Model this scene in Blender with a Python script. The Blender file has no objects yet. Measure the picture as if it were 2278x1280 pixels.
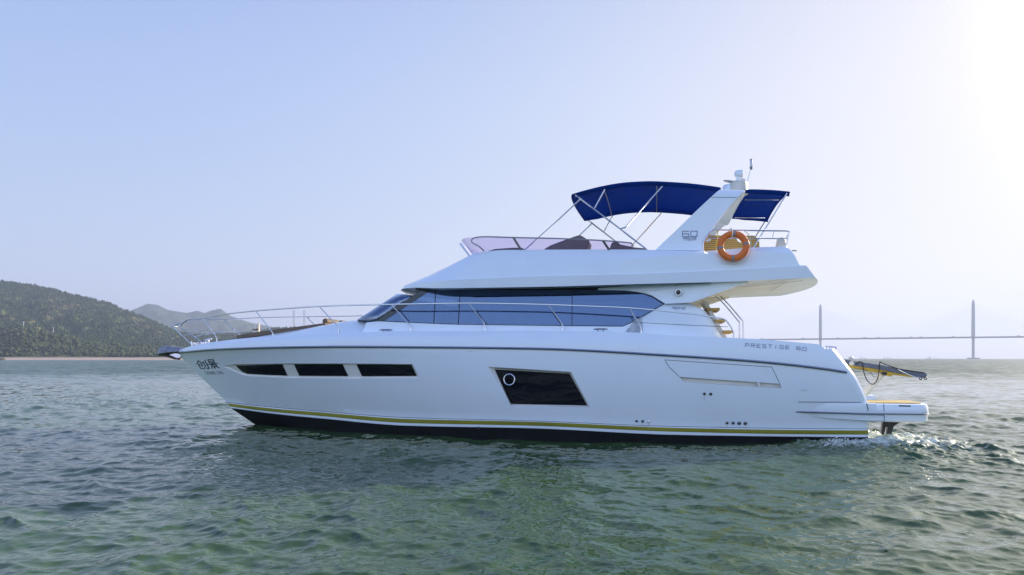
import bpy, bmesh, math, random
import numpy as np
from mathutils import Vector, geometry

random.seed(7)
RNG = np.random.default_rng(11)
C = bpy.context.scene.collection
R = math.radians
HAZE = 0.00017

# ------------------------------------------------------------------ camera, sky, sun, exposure
FPX = 1519.0                      # focal length in pixels of the 2278 px wide photograph (24 mm)
CX, HY = 1139.0, 798.0            # image centre column, horizon row
EYE = 1.817                       # drone height above the water
scene = bpy.context.scene
cam = bpy.data.cameras.new("camera")
cam.sensor_width = 36.0
cam.lens = 36.0 * FPX / 2278.0
cam.shift_y = (HY - 640.0) / 2278.0
cam.clip_start, cam.clip_end = 0.2, 60000.0
cam_ob = bpy.data.objects.new("camera", cam)
cam_ob.location = (0, 0, EYE)
cam_ob.rotation_euler = (R(90), 0, 0)
C.objects.link(cam_ob)
scene.camera = cam_ob

EXPOSURE = 1.40
SUN_AZ, SUN_EL = 59.0, 23.0       # azimuth clockwise from the view direction, elevation
world = bpy.data.worlds.new("World")
scene.world = world
world.use_nodes = True
wn = world.node_tree
sky = wn.nodes.new("ShaderNodeTexSky")
sky.sky_type = 'NISHITA'
sky.sun_disc = False
sky.sun_elevation = R(SUN_EL)
sky.sun_rotation = R(SUN_AZ)
sky.altitude = 0.0
sky.air_density = 1.0
sky.dust_density = 2.5
sky.ozone_density = 3.0
bg = wn.nodes["Background"]
bg.inputs[1].default_value = 0.12
# thin high haze evens the sky out: each channel saturates softly towards the sun and the horizon
def vmath(op, a, b):
    n = wn.nodes.new("ShaderNodeVectorMath")
    n.operation = op
    for k, s in ((0, a), (1, b)):
        if isinstance(s, tuple): n.inputs[k].default_value = s
        else: wn.links.new(s, n.inputs[k])
    return n.outputs[0]
SK_M, SK_G = (1.9, 1.75, 0.45), (0.525, 0.55, 1.98)
den = vmath('ADD', vmath('MULTIPLY', sky.outputs[0], tuple(1 / m_ for m_ in SK_M)), (1.0, 1.0, 1.0))
veil = vmath('MULTIPLY', vmath('DIVIDE', sky.outputs[0], den), tuple(g_ / (0.12 * 2 ** 1.2) for g_ in SK_G))
# added fill: sky brightened behind the viewer to light the shaded hull side
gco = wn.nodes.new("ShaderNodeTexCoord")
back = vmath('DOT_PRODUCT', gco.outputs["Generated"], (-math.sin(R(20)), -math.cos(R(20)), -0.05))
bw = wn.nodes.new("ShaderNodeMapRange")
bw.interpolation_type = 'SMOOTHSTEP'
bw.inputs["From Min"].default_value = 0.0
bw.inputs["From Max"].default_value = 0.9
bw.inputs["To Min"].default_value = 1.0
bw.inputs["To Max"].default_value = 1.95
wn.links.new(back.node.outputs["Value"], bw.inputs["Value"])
# the zenith is the deepest blue
zen = vmath('DOT_PRODUCT', gco.outputs["Generated"], (0.0, 0.0, 1.0))
zw = wn.nodes.new("ShaderNodeMapRange")
zw.data_type = 'FLOAT_VECTOR'
zw.interpolation_type = 'SMOOTHSTEP'
zw.inputs[7].default_value = (0.32, 0.32, 0.32)
zw.inputs[8].default_value = (0.95, 0.95, 0.95)
zw.inputs[9].default_value = (1.0, 1.0, 1.0)
zw.inputs[10].default_value = (0.42, 0.52, 0.68)
wn.links.new(zen.node.outputs["Value"], zw.inputs[6])
deep = vmath('MULTIPLY', veil, zw.outputs[1])
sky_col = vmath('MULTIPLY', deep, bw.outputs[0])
# the hazy aureole round the sun, outside the frame to the right
SD = (math.sin(R(SUN_AZ)) * math.cos(R(SUN_EL)), math.cos(R(SUN_AZ)) * math.cos(R(SUN_EL)), math.sin(R(SUN_EL)))
au = vmath('DOT_PRODUCT', gco.outputs["Generated"], SD).node.outputs["Value"]
def smath(op, a, b):
    n = wn.nodes.new("ShaderNodeMath")
    n.operation = op
    wn.links.new(a, n.inputs[0])
    n.inputs[1].default_value = b
    return n.outputs[0]
au = smath('POWER', smath('MAXIMUM', au, 0.0), 56.0)
AUR = 8.0 / (0.12 * 2 ** EXPOSURE)
glow = vmath('MULTIPLY', au, (AUR, AUR * 0.96, AUR * 0.90))
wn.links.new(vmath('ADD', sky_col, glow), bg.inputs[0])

sun = bpy.data.lights.new("sun", 'SUN')
sun.energy = 3.2
sun.angle = R(0.5)
sun.color = (1.0, 0.86, 0.66)
sun_ob = bpy.data.objects.new("sun", sun)
sd = Vector((math.sin(R(SUN_AZ)) * math.cos(R(SUN_EL)), math.cos(R(SUN_AZ)) * math.cos(R(SUN_EL)), math.sin(R(SUN_EL))))
sun_ob.rotation_euler = sd.to_track_quat('Z', 'Y').to_euler()
sun_ob.location = sd * 60
C.objects.link(sun_ob)

vs = scene.view_settings
vs.view_transform = 'Standard'
vs.look = 'None'
vs.exposure = EXPOSURE
vs.gamma = 1.0
vs.use_curve_mapping = False
cy = scene.cycles
cy.max_bounces = 8
cy.diffuse_bounces = 3
cy.glossy_bounces = 4
cy.transmission_bounces = 6
cy.transparent_max_bounces = 16
cy.volume_bounces = 1
cy.caustics_reflective = False
cy.caustics_refractive = False

# ------------------------------------------------------------------ materials
def mat(name, col, rough=0.5, metal=0.0, var=0.0, scale=3.0, coat=0.0, bump=0.0, bscale=20.0, spec=0.5, ior=1.5):
    m = bpy.data.materials.new(name)
    m.use_nodes = True
    nt = m.node_tree
    b = nt.nodes["Principled BSDF"]
    b.inputs["Base Color"].default_value = (*col, 1)
    b.inputs["Roughness"].default_value = rough
    b.inputs["Metallic"].default_value = metal
    b.inputs["Coat Weight"].default_value = coat
    b.inputs["Coat Roughness"].default_value = 0.05
    b.inputs["Specular IOR Level"].default_value = spec
    b.inputs["IOR"].default_value = ior
    tc = nt.nodes.new("ShaderNodeTexCoord")
    if var > 0:
        n = nt.nodes.new("ShaderNodeTexNoise")
        n.inputs["Scale"].default_value = scale
        n.inputs["Detail"].default_value = 5
        nt.links.new(tc.outputs["Object"], n.inputs["Vector"])
        r = nt.nodes.new("ShaderNodeValToRGB")
        r.color_ramp.elements[0].position = 0.3
        r.color_ramp.elements[1].position = 0.7
        r.color_ramp.elements[0].color = (*[c * (1 - var) for c in col], 1)
        r.color_ramp.elements[1].color = (*[min(1, c * (1 + var)) for c in col], 1)
        nt.links.new(n.outputs["Fac"], r.inputs[0])
        nt.links.new(r.outputs[0], b.inputs["Base Color"])
        mr = nt.nodes.new("ShaderNodeMapRange")
        mr.inputs["To Min"].default_value = max(0.02, rough * 0.75)
        mr.inputs["To Max"].default_value = min(1, rough * 1.3)
        nt.links.new(n.outputs["Fac"], mr.inputs["Value"])
        nt.links.new(mr.outputs[0], b.inputs["Roughness"])
    if bump > 0:
        n2 = nt.nodes.new("ShaderNodeTexNoise")
        n2.inputs["Scale"].default_value = bscale
        n2.inputs["Detail"].default_value = 4
        nt.links.new(tc.outputs["Object"], n2.inputs["Vector"])
        bp = nt.nodes.new("ShaderNodeBump")
        bp.inputs["Strength"].default_value = bump
        bp.inputs["Distance"].default_value = 0.02
        nt.links.new(n2.outputs["Fac"], bp.inputs["Height"])
        nt.links.new(bp.outputs[0], b.inputs["Normal"])
    return m

def glass_mat(name, tint, refl, fac, rough=0.015):
    m = bpy.data.materials.new(name)
    m.use_nodes = True
    nt = m.node_tree
    out = nt.nodes["Material Output"]
    nt.nodes.remove(nt.nodes["Principled BSDF"])
    t = nt.nodes.new("ShaderNodeBsdfTransparent")
    t.inputs[0].default_value = (*tint, 1)
    g = nt.nodes.new("ShaderNodeBsdfGlossy")
    g.inputs["Color"].default_value = (*refl, 1)
    g.inputs["Roughness"].default_value = rough
    lw = nt.nodes.new("ShaderNodeFresnel")
    lw.inputs["IOR"].default_value = 1.5
    ad = nt.nodes.new("ShaderNodeMath")
    ad.operation = 'ADD'
    ad.use_clamp = True
    ad.inputs[1].default_value = fac
    nt.links.new(lw.outputs[0], ad.inputs[0])
    mx = nt.nodes.new("ShaderNodeMixShader")
    nt.links.new(ad.outputs[0], mx.inputs[0])
    nt.links.new(t.outputs[0], mx.inputs[1])
    nt.links.new(g.outputs[0], mx.inputs[2])
    nt.links.new(mx.outputs[0], out.inputs["Surface"])
    return m

M = {}
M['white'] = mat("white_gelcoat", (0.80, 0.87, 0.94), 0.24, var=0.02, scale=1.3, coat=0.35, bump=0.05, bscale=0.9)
M['white_matt'] = mat("white_moulding", (0.76, 0.75, 0.72), 0.45, var=0.04, scale=2.0)
M['cream'] = mat("cream_moulding", (0.74, 0.69, 0.58), 0.45, var=0.04, scale=2.0)
M['gold'] = mat("gold_stripe", (0.27, 0.26, 0.03), 0.22, metal=0.25, var=0.12, scale=1.5)
M['line'] = mat("dark_pinstripe", (0.10, 0.12, 0.18), 0.4)
M['black_hull'] = mat("black_antifouling", (0.006, 0.007, 0.009), 0.6, var=0.4, scale=5.0, bump=0.15, spec=0.2)
M['seam'] = mat("dark_seam", (0.06, 0.07, 0.09), 0.6)
M['steel'] = mat("stainless_steel", (0.62, 0.63, 0.66), 0.16, metal=1.0)
M['steel_dark'] = mat("dull_steel", (0.22, 0.23, 0.26), 0.3, metal=0.9)
M['black'] = mat("black_rubber", (0.012, 0.012, 0.014), 0.45)
M['black_gloss'] = mat("black_gloss", (0.006, 0.006, 0.008), 0.08, coat=0.5)
M['pane'] = mat("smoked_pane", (0.006, 0.006, 0.010), 0.04, spec=0.35)
M['glass'] = glass_mat("blue_tinted_glass", (0.27, 0.34, 0.44), (0.42, 0.57, 0.84), 0.21)
M['glass_front'] = glass_mat("windshield_glass", (0.42, 0.50, 0.60), (0.55, 0.68, 0.90), 0.30)
M['perspex'] = glass_mat("mauve_perspex", (0.75, 0.69, 0.89), (0.85, 0.83, 0.97), 0.03)
M['canvas'] = mat("blue_canvas", (0.001, 0.040, 0.235), 0.8, spec=0.15, var=0.18, scale=4.0, bump=0.6, bscale=7.0)
_nt = M['canvas'].node_tree                      # sunlight soaks through the cloth
_tr = _nt.nodes.new("ShaderNodeBsdfTranslucent")
_tr.inputs["Color"].default_value = (0.001, 0.075, 0.56, 1)
_mx = _nt.nodes.new("ShaderNodeMixShader")
_mx.inputs[0].default_value = 0.30
_nt.links.new(_nt.nodes["Principled BSDF"].outputs[0], _mx.inputs[1])
_nt.links.new(_tr.outputs[0], _mx.inputs[2])
_nt.links.new(_mx.outputs[0], _nt.nodes["Material Output"].inputs["Surface"])
M['teak'] = None
M['tan'] = mat("tan_cushion", (0.15, 0.105, 0.07), 0.75, var=0.12, scale=5, bump=0.2)
M['mauve'] = mat("brown_vinyl", (0.17, 0.125, 0.125), 0.5, var=0.15, scale=4, bump=0.15)
M['orange'] = mat("orange_foam", (0.74, 0.17, 0.02), 0.5, var=0.10, scale=7, bump=0.15, bscale=30)
M['greyband'] = mat("grey_band", (0.22, 0.23, 0.27), 0.5)
M['rope'] = mat("pale_rope", (0.70, 0.66, 0.55), 0.85)
M['yellowrope'] = mat("yellow_rope", (0.70, 0.50, 0.04), 0.8)
M['anchor'] = mat("galvanised_iron", (0.30, 0.29, 0.31), 0.45, metal=0.5, var=0.25, scale=9)
M['slate'] = mat("slate_grey_cover", (0.12, 0.14, 0.18), 0.55, var=0.2, scale=6, bump=0.3)
M['yellow'] = mat("yellow_paint", (0.50, 0.32, 0.02), 0.4, var=0.12, scale=5)
M['grey_text'] = mat("grey_lettering", (0.23, 0.25, 0.34), 0.35, metal=0.4)
M['navy_text'] = mat("navy_lettering", (0.010, 0.018, 0.045), 0.5)
M['faint_text'] = mat("faded_lettering", (0.36, 0.39, 0.44), 0.5)
M['cabin_in'] = mat("cabin_lining", (0.30, 0.27, 0.24), 0.6)
M['lamp_glass'] = mat("lamp_lens", (0.78, 0.75, 0.82), 0.15)

def teak():
    m = mat("teak_slats", (0.45, 0.27, 0.08), 0.6)
    nt = m.node_tree
    b = nt.nodes["Principled BSDF"]
    tc = nt.nodes.new("ShaderNodeTexCoord")
    w = nt.nodes.new("ShaderNodeTexWave")
    w.bands_direction = 'Z'
    w.inputs["Scale"].default_value = 7.0
    w.inputs["Distortion"].default_value = 0.3
    r = nt.nodes.new("ShaderNodeValToRGB")
    r.color_ramp.elements[0].position = 0.10
    r.color_ramp.elements[0].color = (0.12, 0.06, 0.015, 1)
    r.color_ramp.elements[1].position = 0.22
    r.color_ramp.elements[1].color = (0.52, 0.33, 0.09, 1)
    nt.links.new(tc.outputs["Object"], w.inputs["Vector"])
    nt.links.new(w.outputs["Fac"], r.inputs[0])
    nt.links.new(r.outputs[0], b.inputs["Base Color"])
    return m
M['teak'] = teak()
M['teak_deck'] = mat("teak_planking", (0.52, 0.38, 0.14), 0.6, var=0.15, scale=8)

# ------------------------------------------------------------------ object helpers
def obj(name, verts, faces, mats, parent=None, smooth=True, midx=None, angle=38, sub=0):
    me = bpy.data.meshes.new(name)
    me.from_pydata([tuple(v) for v in verts], [], faces)
    if not isinstance(mats, (list, tuple)):
        mats = [mats]
    for m in mats:
        me.materials.append(m)
    if midx is not None:
        me.polygons.foreach_set("material_index", midx)
    bm = bmesh.new()
    bm.from_mesh(me)
    bmesh.ops.recalc_face_normals(bm, faces=bm.faces)
    bm.to_mesh(me)
    bm.free()
    if smooth:
        me.polygons.foreach_set("use_smooth", [True] * len(me.polygons))
        if angle:
            me.set_sharp_from_angle(angle=R(angle))
    o = bpy.data.objects.new(name, me)
    C.objects.link(o)
    if parent is not None:
        o.parent = parent
    return o

def empty(name, loc, rotz=0.0):
    o = bpy.data.objects.new(name, None)
    o.empty_display_size = 0.3
    o.location = loc
    o.rotation_euler = (0, 0, rotz)
    C.objects.link(o)
    return o

def tag(o, label=None, cat=None, group=None, kind=None):
    if label: o["label"] = label
    if cat: o["category"] = cat
    if group: o["group"] = group
    if kind: o["kind"] = kind
    return o

def smoothline(pts, n=6):
    P = [Vector(p) for p in pts]
    if len(P) < 3:
        return P
    out = []
    for i in range(len(P) - 1):
        p0 = P[max(i - 1, 0)]; p1 = P[i]; p2 = P[i + 1]; p3 = P[min(i + 2, len(P) - 1)]
        for k in range(n):
            t = k / n
            out.append(0.5 * ((2 * p1) + (p2 - p0) * t + (2 * p0 - 5 * p1 + 4 * p2 - p3) * t * t + (3 * p1 - p0 - 3 * p2 + p3) * t ** 3))
    out.append(P[-1])
    return out

class MB:
    """collects shapes; build() links them as one mesh object"""
    def __init__(self):
        self.v = []; self.f = []; self.mi = []
    def add(self, verts, faces, mi=0):
        k = len(self.v)
        self.v += [tuple(x) for x in verts]
        self.f += [[i + k for i in f] for f in faces]
        self.mi += [mi] * len(faces)
        return self
    def tube(self, pts, r, n=8, mi=0, cap=True):
        P = [Vector(p) for p in pts]
        Q = [P[0]]
        for p in P[1:]:
            if (p - Q[-1]).length > 1e-5: Q.append(p)
        P = Q
        if len(P) < 2: return self
        rr = r if isinstance(r, (list, tuple)) else [r] * len(P)
        verts = []; faces = []
        ref = Vector((0, 0, 1))
        d0 = (P[1] - P[0]).normalized()
        if abs(d0.dot(ref)) > 0.9: ref = Vector((0, 1, 0))
        a = d0.cross(ref).normalized()
        for i, p in enumerate(P):
            if i == 0: d = P[1] - P[0]
            elif i == len(P) - 1: d = P[-1] - P[-2]
            else: d = (P[i + 1] - P[i]).normalized() + (P[i] - P[i - 1]).normalized()
            if d.length < 1e-9: d = P[i] - P[i - 1]
            d.normalize()
            a = (a - d * a.dot(d))
            if a.length < 1e-6: a = d.orthogonal()
            a.normalize()
            b = d.cross(a)
            for k in range(n):
                t = 2 * math.pi * k / n
                verts.append(p + (a * math.cos(t) + b * math.sin(t)) * rr[min(i, len(rr) - 1)])
        for i in range(len(P) - 1):
            for k in range(n):
                k2 = (k + 1) % n
                faces.append([i * n + k, i * n + k2, (i + 1) * n + k2, (i + 1) * n + k])
        if cap:
            faces.append(list(range(n))[::-1])
            faces.append([(len(P) - 1) * n + k for k in range(n)])
        return self.add(verts, faces, mi)
    def box(self, x0, x1, y0, y1, z0, z1, mi=0):
        v = [(x0, y0, z0), (x1, y0, z0), (x1, y1, z0), (x0, y1, z0), (x0, y0, z1), (x1, y0, z1), (x1, y1, z1), (x0, y1, z1)]
        return self.add(v, [[3, 2, 1, 0], [4, 5, 6, 7], [0, 1, 5, 4], [1, 2, 6, 5], [2, 3, 7, 6], [3, 0, 4, 7]], mi)
    def lathe(self, c, prof, n=20, mi=0, axis='Z'):
        verts = []; faces = []
        for (r, z) in prof:
            for k in range(n):
                t = 2 * math.pi * k / n
                if axis == 'Z': verts.append((c[0] + r * math.cos(t), c[1] + r * math.sin(t), c[2] + z))
                elif axis == 'Y': verts.append((c[0] + r * math.cos(t), c[1] + z, c[2] + r * math.sin(t)))
                else: verts.append((c[0] + z, c[1] + r * math.cos(t), c[2] + r * math.sin(t)))
        for i in range(len(prof) - 1):
            for k in range(n):
                k2 = (k + 1) % n
                faces.append([i * n + k, i * n + k2, (i + 1) * n + k2, (i + 1) * n + k])
        faces.append(list(range(n))[::-1])
        faces.append([(len(prof) - 1) * n + k for k in range(n)])
        return self.add(verts, faces, mi)
    def prism(self, ring0, ring1, mi=0):
        n = len(ring0)
        faces = [list(range(n))[::-1], [n + k for k in range(n)]]
        for k in range(n):
            k2 = (k + 1) % n
            faces.append([k, k2, n + k2, n + k])
        return self.add(list(ring0) + list(ring1), faces, mi)
    def build(self, name, mats, parent=None, smooth=True, angle=38, bevel=0.0, seg=2):
        o = obj(name, self.v, self.f, mats, parent, smooth, self.mi, angle)
        if bevel > 0:
            bv = o.modifiers.new("bevel", 'BEVEL')
            bv.width = bevel; bv.segments = seg; bv.limit_method = 'ANGLE'; bv.angle_limit = R(30)
        return o

# ------------------------------------------------------------------ yacht frame (local X towards the stern, Y away to starboard, Z up)
YAW = R(11.9)
PC = 17.15                        # distance from the eye to the yacht's centre plane
ST, CT = math.sin(YAW), math.cos(YAW)

def L(px, py, y):
    """point of the sight line (px, py) that lies in the yacht's plane Y = y"""
    dx = (px - CX) / FPX
    t = (y + PC) / (dx * ST + CT)
    return Vector((t * (dx * CT - ST), y, EYE - (py - HY) / FPX * t))

def PXD(X, y):
    wx = (PC + y) * ST + X * CT
    wy = (PC + y) * CT - X * ST
    return CX + FPX * wx / wy, wy

def fair(px, poly):
    """smooth (monotone cubic) curve through the measured points, so that no line kinks"""
    xs = np.array([p[0] for p in poly], float); ys = np.array([p[1] for p in poly], float)
    px = min(max(float(px), xs[0]), xs[-1])
    h = np.diff(xs); d = np.diff(ys) / h
    m = np.zeros(len(xs))
    m[0], m[-1] = d[0], d[-1]
    for i in range(1, len(xs) - 1):
        if d[i - 1] * d[i] > 0:
            w1, w2 = 2 * h[i] + h[i - 1], h[i] + 2 * h[i - 1]
            m[i] = (w1 + w2) / (w1 / d[i - 1] + w2 / d[i])
    i = int(np.clip(np.searchsorted(xs, px) - 1, 0, len(xs) - 2))
    t = (px - xs[i]) / h[i]
    return float((2 * t ** 3 - 3 * t ** 2 + 1) * ys[i] + (t ** 3 - 2 * t ** 2 + t) * h[i] * m[i] + (3 * t ** 2 - 2 * t ** 3) * ys[i + 1] + (t ** 3 - t ** 2) * h[i] * m[i + 1])

def Zat(X, y, poly):
    px, d = PXD(X, y)
    return EYE - (fair(px, poly) - HY) / FPX * d

def mir(P):
    return [(p[0], -p[1], p[2]) for p in P]

yacht = empty("motor_yacht", (PC * ST, PC * CT, 0.0), -YAW)
tag(yacht, "large white motor yacht with blue canopy afloat on choppy green water", "yacht")

# ------------------------------------------------------------------ hull
RUB = [(392, 785), (470, 778), (611, 773), (752, 771.4), (930, 772.5), (1181, 775.4), (1500, 791.4), (1697, 805.4), (1837, 821), (1891, 829.5)]
TOP = [(397, 780), (428, 769.5), (484, 760), (549, 752.5), (608, 747.5), (753, 741), (914, 737), (1137, 736), (1306, 737.4), (1400, 740), (1500, 746.5), (1669, 754), (1795, 764), (1823, 767), (1836, 777), (1861, 778)]
THIN = [(503, 894.5), (611, 906), (724, 915.5), (900, 928.5), (1181, 936), (1500, 948.4), (1781, 953), (1937, 954)]
THIN2 = [(p[0], p[1] + 1.3) for p in THIN]
GOLD0 = [(505.8, 897.4), (611, 909.5), (724, 918.5), (900, 932), (1181, 938.5), (1500, 952), (1781, 957), (1937, 958)]
GOLD1 = [(511.4, 905), (611, 917), (724, 927), (900, 941.3), (1181, 947.5), (1500, 961), (1781, 966.6), (1937, 967.6)]
BLK = [(514, 908), (611, 921), (724, 932), (900, 947), (1181, 953), (1500, 967.5), (1781, 971.7), (1937, 973)]
SIL = [(778, 1861), (806, 1890), (829.5, 1902), (843, 1913.5), (876.6, 1930), (895, 1937), (973, 1937)]   # (row, column) of the stern profile
RC = 0.16                         # radius of the rounded stern corner
def taper(X):
    return 1 - 0.055 * np.clip(X / 4.3, 0, 1.2) ** 2
X0R = L(392, 785, 0).x
def b_rub(X): return 2.45 * (1 - (1 - np.clip((X - X0R) / 9.0, 0, 1)) ** 2.3) * taper(X)
def flat_aft(X): return 1 - 0.75 * np.clip((X + 2.0) / 3.5, 0, 1)          # the bulwark stands upright towards the stern
def b_top(X): return np.maximum(0, b_rub(X) - 0.20 * np.clip((X - X0R) / 2.0, 0, 1) * flat_aft(X))
X0S = L(505, 896, 0).x
def b_low(X): return 2.22 * (1 - (1 - np.clip((X - X0S) / 9.6, 0, 1)) ** 1.9) * taper(X)
U = np.unique(np.concatenate([np.linspace(0, 1, 110) ** 1.3, np.linspace(0.93, 1, 36)]))
NU = len(U)
def end_x(bf, row):
    pxe = np.interp(row, [s[0] for s in SIL], [s[1] for s in SIL])
    X = 4.0
    for _ in range(12):
        X = L(pxe, row, -float(bf(X))).x
    return X - RC
def row_from(poly, bf, dout=0.0):
    X0 = L(poly[0][0], poly[0][1], 0).x
    X1 = end_x(bf, poly[-1][1])
    X = X0 + (X1 - X0) * U
    b = bf(X) + dout * np.clip((X - X0) / 1.0, 0, 1)
    b[0] = 0
    z = np.array([Zat(x, -bb, poly) for x, bb in zip(X, b)])
    return np.stack([X, -b, z], 1)
r_top = row_from(TOP, b_top)
r_rub = row_from(RUB, b_rub)
r_thin = row_from(THIN, b_low)
r_thin2 = row_from(THIN2, b_low)
r_g0 = row_from(GOLD0, b_low)
r_g1 = row_from(GOLD1, b_low)
r_blk = row_from(BLK, b_low, -0.02)
rows = []; rmat = []
inner = r_top.copy(); inner[:, 1] = np.minimum(0, inner[:, 1] + 0.22); inner[:, 2] -= 0.012; inner[0, 1] = 0
rows.append(inner); rmat.append(0)
rows.append(r_top); rmat.append(0)
for t, bul in ((0.33, 0.075), (0.66, 0.055)):
    q = r_top * (1 - t) + r_rub * t
    q[:, 1] -= bul * np.clip((q[:, 0] - X0R) / 2.5, 0, 1) * flat_aft(q[:, 0])
    rows.append(q); rmat.append(0)
rows.append(r_rub); rmat.append(0)
NT = 9
for k in range(1, NT):
    t = k / NT
    q = r_rub * (1 - t) + r_thin * t
    u = np.clip((q[:, 0] - X0R) / 8.0, 0, 1)
    w = t ** (0.62 + 0.38 * u)
    q[:, 1] = r_rub[:, 1] * (1 - w) + r_thin[:, 1] * w - 0.05 * math.sin(math.pi * t) * u
    # keep the stern profile convex
    zrow = q[-1, 2]
    px, d = PXD(q[-1, 0] + RC, q[-1, 1])
    py = HY + (EYE - zrow) * FPX / d
    pe = np.interp(py, [s[0] for s in SIL], [s[1] for s in SIL])
    dX = (L(pe, py, q[-1, 1]).x - RC) - q[-1, 0]
    q[:, 0] += dX * np.clip((q[:, 0] - 1.0) / 3.0, 0, 1) ** 2
    rows.append(q); rmat.append(0)
rows.append(r_thin); rmat.append(2)
rows.append(r_thin2); rmat.append(0)
rows.append(r_g0); rmat.append(1)
rows.append(r_g1); rmat.append(0)
rows.append(r_blk); rmat.append(3)
wl = r_blk.copy(); wl[:, 2] = -0.12; wl[:, 1] *= 0.985
for i in range(NU):
    wl[i, 0] += 0.95 * (1 - U[i]) ** 6
wl[0, 1] = 0
rows.append(wl); rmat.append(3)
keel = wl.copy(); keel[:, 1] *= 0.5; keel[:, 2] = -0.6; keel[:, 0] += 0.6 * (1 - U) ** 4
rows.append(keel); rmat.append(3)
rows = np.array(rows); rows[:, 0, 1] = 0.0   # port rows [row][station][xyz]
NRW = len(rows)
# rounded stern corner
corner = []
for a in (30, 60, 90):
    e = rows[:, -1, :].copy()
    e[:, 0] += RC * math.sin(R(a)); e[:, 1] += RC * (1 - math.cos(R(a)))
    corner.append(e[:, None, :])
full = np.concatenate([rows] + corner, 1)
NST = full.shape[1]
hv = []; hf = []; hm = []
ring = 2 * NRW
for s in range(NST):
    for r in range(NRW): hv.append(tuple(full[r, s]))
    for r in range(NRW - 1, -1, -1): hv.append((full[r, s, 0], -full[r, s, 1], full[r, s, 2]))
seg_m = rmat[:-1] + [3] + rmat[:-1][::-1] + [0]
for s in range(NST - 1):
    for k in range(ring):
        k2 = (k + 1) % ring
        hf.append([s * ring + k, s * ring + k2, (s + 1) * ring + k2, (s + 1) * ring + k]); hm.append(seg_m[k])
for r in range(NRW - 1):
    a = (NST - 1) * ring
    hf.append([a + r, a + r + 1, a + ring - 2 - r, a + ring - 1 - r]); hm.append(3 if rmat[r] == 3 else 0)
hull_me = bpy.data.meshes.new("hull")
hull_me.from_pydata(hv, [], hf)
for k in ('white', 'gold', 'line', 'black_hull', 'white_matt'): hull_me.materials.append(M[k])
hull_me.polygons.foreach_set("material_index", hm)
bm = bmesh.new(); bm.from_mesh(hull_me)
bmesh.ops.remove_doubles(bm, verts=bm.verts, dist=1e-5)
bmesh.ops.dissolve_degenerate(bm, edges=bm.edges, dist=1e-6)
bmesh.ops.recalc_face_normals(bm, faces=bm.faces)
bm.to_mesh(hull_me); bm.free()
hull = bpy.data.objects.new("hull", hull_me)
C.objects.link(hull)
hull.parent = yacht

order = list(range(NRW))
def hull_y(X, z):
    ys = np.array([np.interp(X, full[r, :, 0], full[r, :, 1]) for r in range(1, NRW)])
    zs = np.array([np.interp(X, full[r, :, 0], full[r, :, 2]) for r in range(1, NRW)])
    return float(np.interp(z, zs[::-1], ys[::-1]))
def hull_pt(px, py, out=0.0):
    """where the sight line meets the port topside, moved out by some metres"""
    y = -2.2
    for _ in range(14):
        p = L(px, py, y)
        y = 0.5 * y + 0.5 * hull_y(p.x, p.z)
    return L(px, py, y - out)
def dens(poly, step=22.0, closed=True):
    out = []
    n = len(poly)
    for i in range(n if closed else n - 1):
        a = poly[i]; b = poly[(i + 1) % n]
        k = max(1, int(math.hypot(b[0] - a[0], b[1] - a[1]) / step))
        for j in range(k):
            out.append((a[0] + (b[0] - a[0]) * j / k, a[1] + (b[1] - a[1]) * j / k))
    if not closed: out.append(poly[-1])
    return out
def resample(line, n):
    d = [0.0]
    for a, b in zip(line[:-1], line[1:]): d.append(d[-1] + math.hypot(b[0] - a[0], b[1] - a[1]))
    t = np.linspace(0, d[-1], n)
    return list(zip(np.interp(t, d, [q[0] for q in line]), np.interp(t, d, [q[1] for q in line])))
def column_prism(tops, bots, tops_i, bots_i, front, back, s):
    """closed solid made of columns; front and back are depths into the hull"""
    v = []; f = []
    n = len(tops)
    for a, b, c, d in zip(tops, bots, tops_i, bots_i):
        for q, dp in ((a, front), (b, front), (d, back), (c, back)):
            w = hull_pt(*q, out=-dp); v.append((w.x, w.y * s, w.z))
    for i in range(n - 1):
        for k in range(4):
            k2 = (k + 1) % 4
            f.append([i * 4 + k, i * 4 + k2, i * 4 + 4 + k2, i * 4 + 4 + k])
    f += [[3, 2, 1, 0], [(n - 1) * 4 + k for k in range(4)]]
    return v, f
cutters = []
def cutter(top, bot, top_i, bot_i, depth, n):
    T, Bt, Ti, Bi = resample(top, n), resample(bot, n), resample(top_i, n), resample(bot_i, n)
    ex = lambda o, i_: [(a[0] + (a[0] - c[0]) * 1.0, a[1] + (a[1] - c[1]) * 1.0) for a, c in zip(o, i_)]
    for s in (1, -1):
        v, f = column_prism(ex(T, Ti), ex(Bt, Bi), Ti, Bi, -depth, depth, s)
        co = obj("cutter", v, f, M['white_matt'], yacht, False)
        bm = bmesh.new(); bm.from_mesh(co.data)
        bmesh.ops.triangulate(bm, faces=bm.faces); bmesh.ops.recalc_face_normals(bm, faces=bm.faces)
        bm.to_mesh(co.data); bm.free()
        cutters.append(co)
cutter([(495, 815), (524, 810.5), (640, 809), (780, 809), (918, 810.5)], [(530, 831), (548, 837), (640, 841.5), (780, 843), (933, 842)],
       [(505, 815.8), (525, 812.5), (640, 811), (780, 811), (915, 812.5)], [(534, 828.5), (551, 834), (640, 838.3), (780, 839.5), (928.5, 838)], 0.055, 26)
cutter([(1085, 816), (1270, 827.8)], [(1138, 906.5), (1312, 905.5)], [(1099, 821), (1268, 830.8)], [(1135.5, 900), (1308.5, 903.5)], 0.09, 8)
cutter([(1511, 838.6), (1733, 854)], [(1525, 851), (1739, 864.5)], [(1515, 841.5), (1732, 857)], [(1526, 849), (1735, 862.5)], 0.10, 10)
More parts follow.
